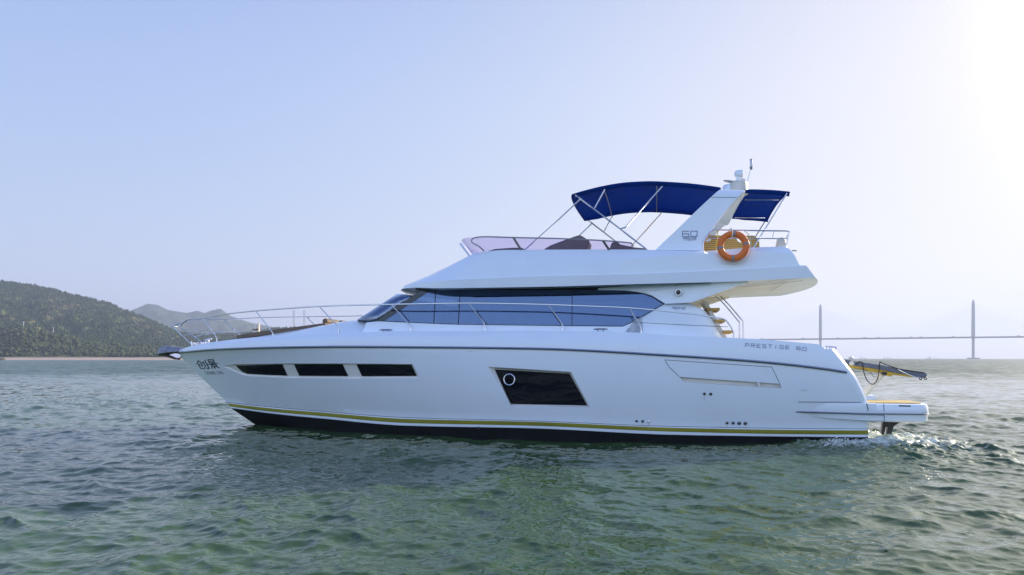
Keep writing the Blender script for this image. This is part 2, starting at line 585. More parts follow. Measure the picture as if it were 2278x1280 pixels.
for co in cutters:
    mo = hull.modifiers.new("cut", 'BOOLEAN')
    mo.operation = 'DIFFERENCE'; mo.solver = 'EXACT'; mo.object = co
    try: mo.material_mode = 'TRANSFER'
    except Exception: pass
bpy.context.view_layer.update()
dg = bpy.context.evaluated_depsgraph_get()
new = bpy.data.meshes.new_from_object(hull.evaluated_get(dg))
print("hull faces", len(hull_me.polygons), "->", len(new.polygons))
hull.modifiers.clear()
if len(new.polygons) > 1000:
    hull.data = new
hull.data.name = "hull"
for co in cutters: bpy.data.objects.remove(co)
hull.data.polygons.foreach_set("use_smooth", [True] * len(hull.data.polygons))
hull.data.set_sharp_from_angle(angle=R(28))

def both(build):
    """runs build(s) for port (s = 1) and starboard (s = -1)"""
    return [build(1), build(-1)]
def flip(P, s):
    return [(p[0], p[1] * s, p[2]) for p in P]

def pane_on_hull(name, top, bot, depth, m, n=9):
    T, Bt = resample(top, n), resample(bot, n)
    for s in (1, -1):
        v, f = column_prism(T, Bt, T, Bt, depth, depth + 0.025, s)
        o = MB().add(v, f).build(name, m, yacht, angle=30)
        if s == 1: first = o
    return first
pane_on_hull("hull_window", [(524, 813.5), (628, 810.8)], [(538, 827), (547, 832), (597, 834.6), (639.4, 836)], 0.043, M['pane'])
pane_on_hull("hull_window", [(653.5, 810.6), (761.8, 810.6)], [(666, 836.5), (774.5, 837)], 0.043, M['pane'])
pane_on_hull("hull_window", [(792.7, 811), (915.7, 812.2)], [(805.4, 837.4), (927, 836.8)], 0.043, M['pane'])
big = pane_on_hull("hull_window", [(1100.5, 822), (1267, 831.6)], [(1136.5, 899.2), (1306.5, 902.5)], 0.078, M['pane'])
pc = hull_pt(1133, 845, out=-0.066)
rr = 12.2 / FPX * PXD(pc.x, pc.y)[1]
ringm = MB()
ringm.tube([(pc.x + rr * math.cos(t), pc.y, pc.z + rr * math.sin(t)) for t in np.linspace(0, 2 * math.pi, 33)], 0.016, 8)
ringm.build("porthole_ring", M['steel'], big)

def ribbon(mb, line, w, surf, out=0.004, mi=0):
    pts = dens(line, 14, False)
    vs_ = []; fs = []
    n = len(pts)
    for i, p in enumerate(pts):
        a = pts[max(0, i - 1)]; b = pts[min(n - 1, i + 1)]
        dx, dy = b[0] - a[0], b[1] - a[1]
        l = math.hypot(dx, dy) or 1
        nx, ny = -dy / l * w / 2, dx / l * w / 2
        vs_ += [surf(p[0] + nx, p[1] + ny, out), surf(p[0] - nx, p[1] - ny, out)]
    for i in range(n - 1): fs.append([2 * i, 2 * i + 1, 2 * i + 3, 2 * i + 2])
    mb.add(vs_, fs, mi)

# fuel hatch seams, vent divider
m = MB()
ribbon(m, [(1479, 801), (1717, 817), (1737, 858)], 1.1, hull_pt)
ribbon(m, [(1479, 801), (1488, 816), (1511, 838)], 1.1, hull_pt)
m.build("engine_vent_seam", M['seam'], hull)
m = MB()
q = [(1684, 851), (1690.5, 851.5), (1692.5, 861.3), (1686, 860.8)]
m.prism([hull_pt(*p, out=0.0) for p in q], [hull_pt(*p, out=-0.09) for p in q])
m.build("vent_divider", M['white_matt'], hull)
for (px, py, r) in ((1567, 876.5, 2.6), (1581, 877, 2.7), (1617.3, 941.2, 2.6), (1630.8, 941.2, 2.8), (1644.3, 941.6, 3.3), (1658, 941.8, 3.2), (1416.2, 937, 2.3), (1429.7, 937.5, 2.5), (1443, 938.3, 2.2), (1064.5, 952.3, 2.6)):
    p = hull_pt(px, py)
    rr = r / FPX * PXD(p.x, p.y)[1]
    MB().lathe((p.x, p.y - 0.006, p.z), [(rr * 1.25, 0.02), (rr * 1.2, -0.006), (rr * 0.85, -0.008), (rr * 0.8, 0.004)], 14, axis='Y').build("drain_outlet", M['black'] if px != 1443 else M['steel'], hull)
# rub rails
for s in (1, -1):
    m = MB()
    pts = flip([(p[0], p[1] - 0.012, p[2] - 0.004) for p in rows[4][:]], s)
    m.tube(pts, 0.026, 8, 0)
    pts = flip([(p[0], p[1] - 0.034, p[2] + 0.0) for p in rows[4][2:]], s)
    m.tube(pts, 0.009, 6, 1)
    m.build("rub_rail", [M['steel_dark'], M['steel']], yacht)

# ------------------------------------------------------------------ stroke lettering
GL = {'P': [[(0, 0), (0, 1), (1, 1), (1, .45), (0, .45)]], 'R': [[(0, 0), (0, 1), (1, 1), (1, .5), (0, .5)], [(.5, .5), (1, 0)]],
      'E': [[(1, 1), (0, 1), (0, 0), (1, 0)], [(0, .5), (.9, .5)]], 'S': [[(1, 1), (0, 1), (0, .52), (1, .52), (1, 0), (0, 0)]],
      'T': [[(0, 1), (1, 1)], [(.5, 1), (.5, 0)]], 'I': [[(.5, 0), (.5, 1)]], 'G': [[(1, 1), (0, 1), (0, 0), (1, 0), (1, .5), (.55, .5)]],
      '6': [[(1, 1), (0, 1), (0, 0), (1, 0), (1, .52), (0, .52)]], '0': [[(0, 0), (0, 1), (1, 1), (1, 0), (0, 0)]],
      'Y': [[(0, 1), (.5, .5), (1, 1)], [(.5, .5), (.5, 0)]], 'A': [[(0, 0), (.5, 1), (1, 0)], [(.2, .4), (.8, .4)]], 'C': [[(1, 1), (0, 1), (0, 0), (1, 0)]],
      'H': [[(0, 0), (0, 1)], [(1, 0), (1, 1)], [(0, .5), (1, .5)]], 'U': [[(0, 1), (0, 0), (1, 0), (1, 1)]], 'N': [[(0, 0), (0, 1), (1, 0), (1, 1)]],
      'J': [[(.7, 1), (.7, 0), (.1, 0), (.1, .3)]], '-': [[(0, .5), (1, .5)]], ' ': []}
CHUANG = [[(.32, 1.), (.18, .78), (0, .62)], [(.30, .98), (.45, .80), (.66, .68)], [(.16, .58), (.48, .58), (.46, .36), (.34, .38)], [(.16, .58), (.15, .14), (.22, .05), (.54, .05), (.60, .22)], [(.74, .84), (.74, .30)], [(.97, 1.), (.97, .08), (.88, .0), (.78, .10)]]
JING = [[(.25, .64), (.25, .99), (.76, .99), (.76, .64), (.25, .64)], [(.25, .81), (.76, .81)], [(.48, .63), (.54, .54)], [(0, .50), (1., .51)], [(.26, .24), (.26, .40), (.76, .40), (.76, .24), (.26, .24)], [(.51, .24), (.51, .02), (.40, .06)], [(.30, .18), (.10, .02)], [(.70, .18), (.92, .02)]]
def bil(q, u, v):                 # q: corners bottom left, bottom right, top left, top right
    return tuple(q[0][i] * (1 - u) * (1 - v) + q[1][i] * u * (1 - v) + q[2][i] * (1 - u) * v + q[3][i] * u * v for i in (0, 1))
def glyphs(mb, strokes, q, w, surf, out=0.005):
    for st in strokes:
        ln = [bil(q, *p) for p in st]
        for a, b in zip(ln[:-1], ln[1:]):     # short overshoot so that corners close
            l = math.hypot(b[0] - a[0], b[1] - a[1]) or 1
            e = w * 0.42
            a2 = (a[0] - (b[0] - a[0]) / l * e, a[1] - (b[1] - a[1]) / l * e)
            b2 = (b[0] + (b[0] - a[0]) / l * e, b[1] + (b[1] - a[1]) / l * e)
            ribbon(mb, [a2, b2], w, surf, out)
            out += 0.00012
def write(mb, text, q, w, surf, gap=0.45, out=0.005):
    n = len(text)
    W = n + (n - 1) * gap
    for i, ch in enumerate(text):
        x0 = i * (1 + gap) / W; x1 = x0 + 1 / W
        qq = [bil(q, x0, 0), bil(q, x1, 0), bil(q, x0, 1), bil(q, x1, 1)]
        glyphs(mb, GL[ch], qq, w, surf, out)
m = MB()
glyphs(m, CHUANG, [(444, 822), (466, 821), (433, 803), (456, 802)], 1.7, hull_pt)
tag(m.build("bow_lettering", M['navy_text'], hull, smooth=False), "first dark character painted on the bow")
m = MB()
glyphs(m, JING, [(468, 820.5), (490, 819), (456, 801), (479, 799.5)], 1.7, hull_pt)
tag(m.build("bow_lettering", M['navy_text'], hull, smooth=False), "second dark character painted on the bow")
for wd, q in (("CHUANG", [(459, 833), (480, 832.4), (455, 827), (476, 826.5)]), ("JING", [(484, 832.3), (497.5, 832), (480, 826.4), (493.5, 826)])):
    m = MB()
    write(m, wd, q, 0.8, hull_pt, 0.3)
    m.build("bow_lettering", M['faint_text'], hull, smooth=False)
def write_apart(name, text, q, w, surf, gap, m_, parent):
    W = len(text) + (len(text) - 1) * gap
    for i, ch in enumerate(text):
        x0 = i * (1 + gap) / W; x1 = x0 + 1 / W
        m = MB()
        glyphs(m, GL[ch], [bil(q, x0, 0), bil(q, x1, 0), bil(q, x0, 1), bil(q, x1, 1)], w, surf, 0.010)
        m.build(name, m_, parent, smooth=False)
write_apart("letter", "PRESTIGE", [(1658, 771.5), (1755, 776.8), (1658.5, 764.3), (1755.5, 769.5)], 1.25, hull_pt, 0.75, M['grey_text'], hull)
write_apart("letter", "60", [(1772, 777.4), (1793.5, 780.8), (1772.5, 771.5), (1794, 774.0)], 1.2, hull_pt, 0.6, M['grey_text'], hull)
# weathering: drip streaks below the outlets and a few scuffs
M['drip'] = mat("drip_stain", (0.50, 0.47, 0.36), 0.5)
M['scuff'] = mat("grey_scuff", (0.50, 0.53, 0.58), 0.5)
for (px, y0, y1, w) in ((1430, 940, 953, 0.7), (1443, 941, 966, 0.9), (1658, 945, 968, 0.6), (1617, 944, 951, 0.5), (1567, 879.5, 893, 0.5)):
    m = MB(); ribbon(m, [(px, y0), (px + 0.4, y1)], w, hull_pt, 0.003); m.build("drip_stain", M['drip'], hull)
for ln, w in (([(1778, 868.5), (1797, 870)], 1.1), ([(1784, 866), (1792, 866.5)], 0.8), ([(1040, 782), (1052, 782.5)], 0.9), ([(700, 800), (709, 800.6)], 0.6)):
    m = MB(); ribbon(m, ln, w, hull_pt, 0.003); m.build("scuff_mark", M['scuff'], hull)

# ------------------------------------------------------------------ cabin
def cab_y(z): return -(1.93 - 0.20 * (z - 2.45))
def cab_pt(px, py, out=0.0):
    y = -1.9
    for _ in range(8):
        p = L(px, py, y); y = cab_y(p.z)
    return L(px, py, y - out)
def panel(name, poly, surf, m, parent, thick=0.02, out=0.0, mirror=True, smooth=False, bevel=0.0):
    first = None
    for s in ((1, -1) if mirror else (1,)):
        a = flip([surf(p[0], p[1], out) for p in poly], s)
        b = [(p[0], p[1] + s * thick, p[2]) for p in a]
        o = MB().prism(a, b).build(name, m, parent, smooth=smooth, bevel=bevel)
        if s == 1: first = o
    return first
# side windows: four panes, thin dark joints between them
PANES = [[(853.8, 714), (957.2, 646.2), (968.5, 645.8), (964, 719.2)],
         [(969.5, 645.8), (1022.5, 646), (1019, 721.2), (965.2, 719.3)],
         [(1023.6, 646), (1272.2, 647.2), (1271.6, 724.2), (1166, 723.2), (1020.2, 721.3)],
         [(1273.4, 647.2), (1389, 647), (1414, 649.5), (1451, 658), (1477.5, 675.2), (1400, 719), (1385, 725.3), (1272.8, 724.2)]]
for q in PANES:
    panel("side_window", q, cab_pt, M['glass'], yacht, 0.012, -0.01)
panel("window_pillar", [(836.6, 715), (921, 656), (940, 646.5), (957.5, 645.6), (853.6, 714.2)], cab_pt, M['black_gloss'], yacht, 0.05, 0.002)
# joints and sill line
for s in (1, -1):
    m = MB()
    for a, b in (((969, 645), (964.6, 719.6)), ((1023, 645.5), (1019.6, 721.5)), ((1272.8, 646.5), (1272.2, 724.6))):
        P = [cab_pt(*a, 0.0), cab_pt(*b, 0.0)]
        m.tube(flip(P, s), 0.0075, 6)
    P = [cab_pt(*p, 0.0) for p in ((853, 715), (963, 720), (1019, 722), (1166, 724), (1385, 726.3), (1401, 719.6), (1479, 675.4))]
    m.tube(flip(P, s), 0.008, 6)
    m.build("window_seal", M['black'], yacht)
# white moulding under and behind the windows
LOW = [(815, 718), (838, 715.6), (853, 715.6), (963, 720.6), (1019, 722.6), (1166, 724.6), (1385, 727), (1401, 720.5), (1430, 704)]
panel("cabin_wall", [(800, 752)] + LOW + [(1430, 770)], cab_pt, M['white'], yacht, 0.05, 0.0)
# after part of the cabin: turns inward towards the stern
aft_prof = [(676, 1479, 1537), (690, 1456, 1566), (702, 1435, 1577), (718, 1408, 1588), (739, 1390, 1599), (751, 1390, 1607), (775, 1390, 1612)]
def aft_panel(s):
    vs_ = []; fs = []
    nc = 14
    for (row, p0, p1) in aft_prof:
        for k in range(nc):
            t = k / (nc - 1)
            px = p0 + (p1 - p0) * t
            q = cab_pt(px, row)
            ins = 0.42 * max(0.0, (px - 1490) / 120) ** 2
            r = L(px, row, q.y + ins)
            vs_.append((r.x, r.y * s, r.z))
    n0 = len(vs_)
    for i in range(len(aft_prof) - 1):
        for k in range(nc - 1):
            fs.append([i * nc + k, i * nc + k + 1, (i + 1) * nc + k + 1, (i + 1) * nc + k])
    o = obj("cabin_wall", vs_, fs, M['white'], yacht)
    so = o.modifiers.new("thick", 'SOLIDIFY'); so.thickness = 0.06; so.offset = -1 
    return o
aw = both(aft_panel)
def cab_aft(px, py, out=0.0):
    q = cab_pt(px, py)
    ins = 0.42 * max(0.0, (px - 1490) / 120) ** 2
    return L(px, py, q.y + ins - out)
m = MB()
ribbon(m, [(1405, 717), (1500, 722), (1590, 726.4)], 0.9, cab_aft)
m.build("panel_seam", M['seam'], aw[0])
m = MB()
write(m, "PRESTIGE", [(1494.5, 688), (1524.5, 688.6), (1496, 683.4), (1525.5, 684)], 0.9, cab_aft, 0.25)
m.build("cabin_lettering", M['grey_text'], aw[0], smooth=False)
# aft cabin bulkhead (sliding door) closes the saloon
e0 = L(1600, 745, -1.45); e1 = L(1530, 676, -1.55)
m = MB()
m.prism([(e0.x - 0.15, -1.6, 1.9), (e0.x - 0.15, 1.6, 1.9), (e1.x - 0.1, 1.6, e1.z), (e1.x - 0.1, -1.6, e1.z)],
        [(e0.x - 0.10, -1.6, 1.9), (e0.x - 0.10, 1.6, 1.9), (e1.x - 0.05, 1.6, e1.z), (e1.x - 0.05, -1.6, e1.z)])
m.build("saloon_door", M['glass'], yacht, smooth=False)
# windshield: lofted across the bow end of the cabin
bL = cab_pt(836.6, 715); tL = cab_pt(920, 657.5)
bC = L(823, 715.5, 0); tC = L(904, 661.5, 0)
def nose_curve(side, ctr, n):
    out = []
    for k in range(n + 1):
        a = R(90) * k / n
        out.append(Vector((ctr.x + (side.x - ctr.x) * (1 - math.cos(a) ** 0.9), side.y * math.sin(a) ** 0.9, ctr.z + (side.z - ctr.z) * (1 - math.cos(a)))))
    return out
nb = nose_curve(bL, bC, 9); nt_ = nose_curve(tL, tC, 9)
rowsW = [[(1 - t) * np.array(a) + t * np.array(b) for a, b in zip(nb, nt_)] for t in (0, .25, .5, .75, 1)]
vs_ = []; fs = []
for rw in rowsW:
    line = [tuple(p) for p in rw[::-1]] + [(p[0], -p[1], p[2]) for p in rw[1:]]
    vs_ += line
nw = len(line)
for i in range(4):
    for k in range(nw - 1): fs.append([i * nw + k, i * nw + k + 1, (i + 1) * nw + k + 1, (i + 1) * nw + k])
ws = obj("windshield", vs_, fs, M['glass_front'], yacht)
so = ws.modifiers.new("thick", 'SOLIDIFY'); so.thickness = 0.012
m = MB()
m.tube([nb[0] + Vector((-0.02, 0, 0.02)), nt_[0] + Vector((-0.02, 0, 0))], 0.02, 6)
m.build("window_pillar", M['black_gloss'], ws)
for (k, a, b, c2) in ((0, (809.5, 714.5), (868, 678), (905, 655)), (1, (815, 713), (872, 676), (893, 664))):
    m = MB()
    y0 = (-0.55, -0.2)[k]
    P = [L(*a, y0), L((a[0] + b[0]) / 2 - 2, (a[1] + b[1]) / 2 - 1, y0 - 0.1), L(*b, y0 - 0.2)]
    m.tube(smoothline(P, 4), [0.03] * 3 + [0.016] * 6, 6)
    m.tube([L(b[0] - 12, b[1] + 9, y0 - 0.17), L(c2[0], c2[1], y0 - 0.3)], 0.012, 6)
    m.build("wiper", M['black'], ws)
# saloon inside: sole, lining, seats
sole_z = 1.75
MB().box(-6.6, 2.2, -1.8, 1.8, sole_z - 0.06, sole_z).build("saloon_floor", M['cabin_in'], yacht, smooth=False)
def soft(name, m_, x0, x1, y0, y1, z0, z1, bev=0.07, parent=yacht):
    return MB().box(x0, x1, y0, y1, z0, z1).build(name, m_, parent, bevel=bev, seg=3)
dash = MB().prism([(-6.7, -1.5, 2.2), (-5.2, -1.62, 2.2), (-5.2, -1.62, 2.62), (-6.7, -1.45, 2.42)], [(-6.7, 1.5, 2.2), (-5.2, 1.62, 2.2), (-5.2, 1.62, 2.62), (-6.7, 1.45, 2.42)])
dash.build("dashboard", M['slate'], yacht, bevel=0.04)
for (nm, mm, x0, x1, y0, y1, z0, z1) in (("helm_seat", 'mauve', -4.45, -4.25, 0.5, 1.4, 2.2, 3.0), ("helm_seat", 'mauve', -4.3, -3.8, 0.5, 1.4, 2.1, 2.3),
                                         ("sofa", 'cream', -3.2, -0.8, 0.9, 1.7, sole_z, 2.35), ("sofa", 'cream', -0.3, 1.3, -1.6, -0.9, sole_z, 2.5), ("sofa", 'cream', -2.9, -1.0, -1.6, -1.0, sole_z, 2.42)):
    soft(nm, M[mm], x0, x1, y0, y1, z0, z1)
for (x, y) in ((-1.2, 1.35), (0.2, -1.2), (0.8, -1.25)):
    soft("cushion", M['tan'], x - 0.25, x + 0.25, y - 0.1, y + 0.1, 2.45, 2.82, 0.09)
# raised foredeck (coachroof) in front of the windshield
CR = [(540, 754), (549, 751.5), (608, 744.5), (640, 740.5), (700, 732.5), (771, 723), (808, 717.5), (840, 716), (900, 716)]
xs = np.linspace(L(540, 754, 0).x, L(900, 716, 0).x, 26)
vs_ = []; fs = []
nc = 17
for i, X in enumerate(xs):
    zt = Zat(X, 0, CR)
    w = min(1.935, max(0.05, float(b_top(X)) - 0.27)) * min(1, 0.25 + i / 5)
    zb = Zat(X, -float(b_top(X)), TOP) - 0.06
    for k in range(nc):
        a = -1 + 2 * k / (nc - 1)
        vs_.append((X, w * a, zb + (zt - zb) * max(0.0, 1 - abs(a) ** (3.2 + 9 * max(0.0, i / 25 - 0.45)))))
for i in range(len(xs) - 1):
    for k in range(nc - 1): fs.append([i * nc + k, i * nc + k + 1, (i + 1) * nc + k + 1, (i + 1) * nc + k])
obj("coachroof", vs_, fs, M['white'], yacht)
def cr_z(X): return Zat(X, 0, CR)
# sun pad on the coachroof
X0, X1 = L(551, 750, 0).x, L(757, 718, 0).x
for (y0, y1) in ((-0.86, -0.02), (0.02, 0.86)):
    vs_ = []; fs = []
    n = 18
    for i in range(n + 1):
        X = X0 + (X1 - X0) * i / n
        f = min(1, 0.62 + 0.38 * i / 5)
        z = cr_z(X)
        for (y, dz) in ((y0 * f, -0.08), (y0 * f, 0.035), (y1 * f, 0.035), (y1 * f, -0.08)): vs_.append((X, y, z + dz))
    for i in range(n):
        for k in range(4):
            k2 = (k + 1) % 4
            fs.append([i * 4 + k, i * 4 + k2, i * 4 + 4 + k2, i * 4 + 4 + k])
    fs += [[0, 1, 2, 3], [n * 4 + 3, n * 4 + 2, n * 4 + 1, n * 4]]
    o = obj("sun_pad", vs_, fs, M['tan'], yacht)
    bv = o.modifiers.new("b", 'BEVEL'); bv.width = 0.03; bv.segments = 3; bv.limit_method = 'ANGLE'
    m = MB()
    P = [Vector((X1 - 0.05, (y0 + y1) / 2 - 0.36, cr_z(X1) + 0.08)), Vector((X1 - 0.05, (y0 + y1) / 2 + 0.36, cr_z(X1) + 0.08))]
    m.tube(P, 0.075, 12)
    m.build("headrest", M['tan'], o, bevel=0.03)
# cream post with a lashing on the foredeck, seen against the hills
m = MB()
a, b = L(567, 747, 0.45), L(571.5, 722, 0.45)
m.tube([a, b], [0.075, 0.045], 10); m.tube([L(574, 747, 0.45), L(575, 720, 0.45)], [0.05, 0.04], 8)
m.tube([a * 0.5 + b * 0.5 + Vector((-.06, -.06, 0)), a * 0.5 + b * 0.5 + Vector((.12, -.06, 0.02))], 0.02, 6, 1)
m.build("deck_post", [M['cream'], M['tan']], yacht)

# ------------------------------------------------------------------ flybridge moulding
FLY = [  # nose (px,py at Y=0), side start px, half beam, side polyline, aft end px
    dict(n=(911, 655), s=1030, B=1.86, p=[(905, 647), (1033, 643.5), (1240, 640), (1409, 635), (1586, 630.5), (1815, 621)], e=1808, bulge=.35),
    dict(n=(908, 653), s=1025, B=2.095, p=[(900, 645.5), (912, 642.2), (1033, 641), (1240, 637.5), (1409, 632.5), (1586, 628), (1805, 618.5), (1815, 618.2)], e=1814.5, bulge=.35),
    dict(n=(914, 648), s=1030, B=2.11, p=[(905, 641), (960, 628), (1033, 622), (1240, 614), (1409, 610), (1549, 604.5), (1793, 591.2)], e=1793.5, bulge=.30),
    dict(n=(915.5, 647), s=1030, B=2.088, p=[(905, 640), (960, 627), (1033, 621), (1240, 613), (1409, 609), (1549, 603.6), (1779, 590.6)], e=1779, bulge=.24),
    dict(n=(962, 627), s=1060, B=2.06, p=[(950, 618), (1000, 614.5), (1166, 605), (1400, 578.5), (1521, 567), (1600, 562.5), (1673, 559), (1766, 566)], e=1766, bulge=.20),
    dict(n=(1014, 607), s=1075, B=1.99, p=[(1000, 596), (1070, 581), (1166, 576), (1400, 566), (1521, 562.5), (1597, 560.2), (1673, 555.5), (1756, 555)], e=1757, bulge=.16),
    dict(n=(1066, 583), s=1095, B=1.88, p=[(1044, 573), (1081, 560.2), (1123, 556.5), (1400, 555.4), (1459, 556.6), (1563, 559), (1597, 556.6), (1673, 551), (1746, 548.7)], e=1746, bulge=.12),
    dict(n=(1078, 582), s=1100, B=1.72, p=[(1060, 573), (1100, 559.5), (1123, 557.5), (1400, 556.4), (1459, 557.6), (1563, 560), (1597, 557.6), (1673, 552), (1740, 550)], e=1738, bulge=.08),
    dict(n=(1084, 593), s=1105, B=1.70, p=[(1060, 590), (1400, 590), (1740, 590)], e=1730, bulge=.05)]
NN, NS, NA = 16, 40, 8
def fly_row(d, port_only=False):
    N = L(*d['n'], 0)
    S = L(d['s'], np.interp(d['s'], [q[0] for q in d['p']], [q[1] for q in d['p']]), -d['B'])
    pts = []
    for k in range(NN + 1):
        a = R(90) * k / NN
        X = N.x + (S.x - N.x) * (1 - math.cos(a) ** 0.85)
        y = -d['B'] * math.sin(a) ** 0.9
        zs_ = Zat(S.x, -d['B'], d['p'])
        t = (1 - math.cos(a) ** 0.85)
        # follow the side polyline as soon as the outline lies on the flank
        zside = Zat(X, y, d['p'])
        z = N.z * (1 - t) + zs_ * t
        wgt = np.clip((t - 0.35) / 0.4, 0, 1)
        pts.append((X, y, z * (1 - wgt) + zside * wgt))
    E = L(d['e'], np.interp(d['e'], [q[0] for q in d['p']], [q[1] for q in d['p']]), -d['B'])
    for k in range(1, NS + 1):
        X = S.x + (E.x - S.x) * k / NS
        pts.append((X, -d['B'], Zat(X, -d['B'], d['p'])))
    for k in range(1, NA + 1):
        y = -d['B'] * (1 - k / NA)
        bl = d['bulge'] * (1 - (y / d['B']) ** 2)
        pts.append((E.x + bl, y, E.z))
    return pts
frows = [fly_row(d) for d in FLY]
npt = len(frows[0])
vs_ = []; fs = []
for rw in frows:
    vs_ += rw + [(p[0], -p[1], p[2]) for p in rw[::-1]]
n2 = 2 * npt
for i in range(len(frows) - 1):
    for k in range(n2):
        k2 = (k + 1) % n2
        fs.append([i * n2 + k, i * n2 + k2, (i + 1) * n2 + k2, (i + 1) * n2 + k])
# underside and floor: strips from port to starboard
for base, z in ((0, 0), ((len(frows) - 1) * n2, 0)):
    for k in range(npt - 1):
        fs.append([base + k, base + k + 1, base + n2 - 2 - k, base + n2 - 1 - k])
fly_me_v = vs_
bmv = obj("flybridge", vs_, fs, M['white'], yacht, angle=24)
bm = bmesh.new(); bm.from_mesh(bmv.data)
bmesh.ops.remove_doubles(bm, verts=bm.verts, dist=1e-5)
bmesh.ops.dissolve_degenerate(bm, edges=bm.edges, dist=1e-6)
bmesh.ops.recalc_face_normals(bm, faces=bm.faces)
bm.to_mesh(bmv.data); bm.free()
bmv.data.set_sharp_from_angle(angle=R(20))
fly = bmv
# underside lining between cabin top and moulding, with hatch seams
def under_pt(px, py, out=0.0):
    z = frows[0][NN + 30][2] - 0.012
    # intersect the sight line with the nearly level underside
    dx = (px - CX) / FPX
    t = (z - EYE) * FPX / -(py - HY)
    Xw = t * dx; Yw = t
    x = Xw * CT - Yw * ST; y = Xw * ST + Yw * CT - PC
    return Vector((x, y, z - out))
m = MB()
ribbon(m, [(1712, 647.5), (1750, 627)], 1.0, under_pt, 0.004)
ribbon(m, [(1600, 642), (1690, 634), (1785, 624)], 0.9, under_pt, 0.005)
m.build("ceiling_seam", M['seam'], fly)
# recess shade put in as a black strip between window tops and moulding, and the cabin top
capz = frows[0][NN + 10][2]
m = MB()
m.prism([cab_pt(*p, -0.02) for p in ((925, 646.5), (957, 645.6), (1272, 646.7), (1389, 646.5), (1414, 649), (1414, 630), (925, 640))],
        [cab_pt(*p, -0.06) for p in ((925, 646.5), (957, 645.6), (1272, 646.7), (1389, 646.5), (1414, 649), (1414, 630), (925, 640))])
k = len(m.v)
mm2 = MB().add(m.v, m.f).add(mir(m.v), m.f)
mm2.build("recess_shade", M['black'], yacht, smooth=False)
# trim strip under the moulding edge
for s in (1, -1):
    P = [L(px, np.interp(px, [q[0] for q in FLY[1]['p']], [q[1] for q in FLY[1]['p']]) + 0.5, -2.08) for px in np.linspace(1035, 1580, 24)]
    MB().tube(flip(P, s), 0.016, 6).build("trim_strip", M['steel_dark'], fly)
# side wings that carry the flybridge
WING = [(1330, 641), (1409, 636), (1586, 630), (1674, 625.5), (1640, 637), (1538, 673.5), (1480, 676.5), (1470, 670), (1451, 658.5), (1432, 652.5), (1414, 649.2), (1389, 646.6), (1330, 645.6)]
def wing_y(p): return -1.93
for s in (1, -1):
    a = []
    for p in WING:
        q = cab_pt(*p, 0.015)
        t = np.clip((p[0] - 1400) / 120, 0, 1)
        a.append(L(p[0], p[1], q.y * (1 - t) + (-1.93) * t))
    b = [(p[0], p[1] + 0.16, p[2]) for p in a]
    w_ = MB().prism(flip(a, s), flip(b, s)).build("support_wing", M['white'], yacht, smooth=False, bevel=0.012)
    if s == 1: wing = w_
c = L(1509, 651, -1.95)
m = MB()
m.lathe((c.x, c.y, c.z), [(0.068, 0.06), (0.070, 0.0), (0.064, -0.012)], 20, 1, 'Y')
prof = [(0.055 * math.cos(t), -0.012 - 0.055 * math.sin(t)) for t in np.linspace(0, math.pi / 2 - 0.05, 8)]
m.lathe((c.x, c.y, c.z), prof, 20, 0, 'Y')
m.build("dome_camera", [M['black_gloss'], M['steel']], wing)

# ------------------------------------------------------------------ radar arch
FR = [(1458, 557), (1500, 517), (1550, 468), (1600, 421), (1607, 416.5)]
AF = [(1563, 559), (1564.5, 548), (1568, 534), (1589, 503), (1612, 472), (1639, 441), (1654, 425), (1661, 418)]
def along(poly, t, y):
    P = [L(p[0], p[1], y) for p in poly]
    zs_ = [p.z for p in P]
    z = zs_[0] + (zs_[-1] - zs_[0]) * t
    return Vector((np.interp(z, zs_, [p.x for p in P]), y, z))
stations = []
for t in np.linspace(0, 0.86, 10): stations.append((t, -1.80 + 0.10 * t))
for a in np.linspace(0, 90, 7)[1:]: stations.append((0.86 + 0.14 * math.sin(R(a)), -1.714 + 0.22 * (1 - math.cos(R(a)))))
for y in (-1.0, -0.5, 0): stations.append((1.0, y))
outer = []
for (t, y) in stations:
    yy = -1.75
    f = along(FR, t, yy); g = along(AF, t, yy)
    crown = 0.04 * (1 - (y / 1.5) ** 2) if abs(y) < 1.5 else 0
    outer.append((Vector((f.x, y, f.z + crown)), Vector((g.x, y, g.z + crown))))
def arch_ring(f, g, inn):
    e = 0.05
    d = (g - f)
    return [f, f + d * 0.03 , f + d * 0.97, g, g + d * 0.0 + inn * 0.6, f + d * 0.9 + inn, f + d * 0.12 + inn, f + inn * 0.5]
prof = []
for i, (f, g) in enumerate(outer):
    a = outer[max(0, i - 1)][0]; b = outer[min(len(outer) - 1, i + 1)][0]
    tang = Vector((0, b.y - a.y, b.z - a.z))
    if i == len(outer) - 1: tang = Vector((0, 1, 0))
    tang.normalize()
    inn = Vector((0, tang.z, -tang.y)) * 0.17
    prof.append(arch_ring(f, g, inn))
prof = prof + [[Vector((p.x, -p.y, p.z)) for p in rg] for rg in prof[::-1][1:]]
vs_ = [tuple(p) for rg in prof for p in rg]; fs = []
n = 8
for i in range(len(prof) - 1):
    for k in range(n):
        k2 = (k + 1) % n
        fs.append([i * n + k, i * n + k2, (i + 1) * n + k2, (i + 1) * n + k])
fs += [list(range(n)), [(len(prof) - 1) * n + k for k in range(n)]]
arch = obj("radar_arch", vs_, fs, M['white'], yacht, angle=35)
def arch_pt(px, py, out=0.0):
    y = -1.75
    for _ in range(8):
        p = L(px, py, y)
        t = (p.z - along(FR, 0, y).z) / (along(FR, 1, y).z - along(FR, 0, y).z)
        y = -1.80 + 0.10 * min(max(t, 0), 0.86)
    return L(px, py, y - out)
m = MB()
ribbon(m, [(1580, 439), (1639, 439.6)], 0.9, arch_pt)
m.build("panel_seam", M['seam'], arch)
m = MB()
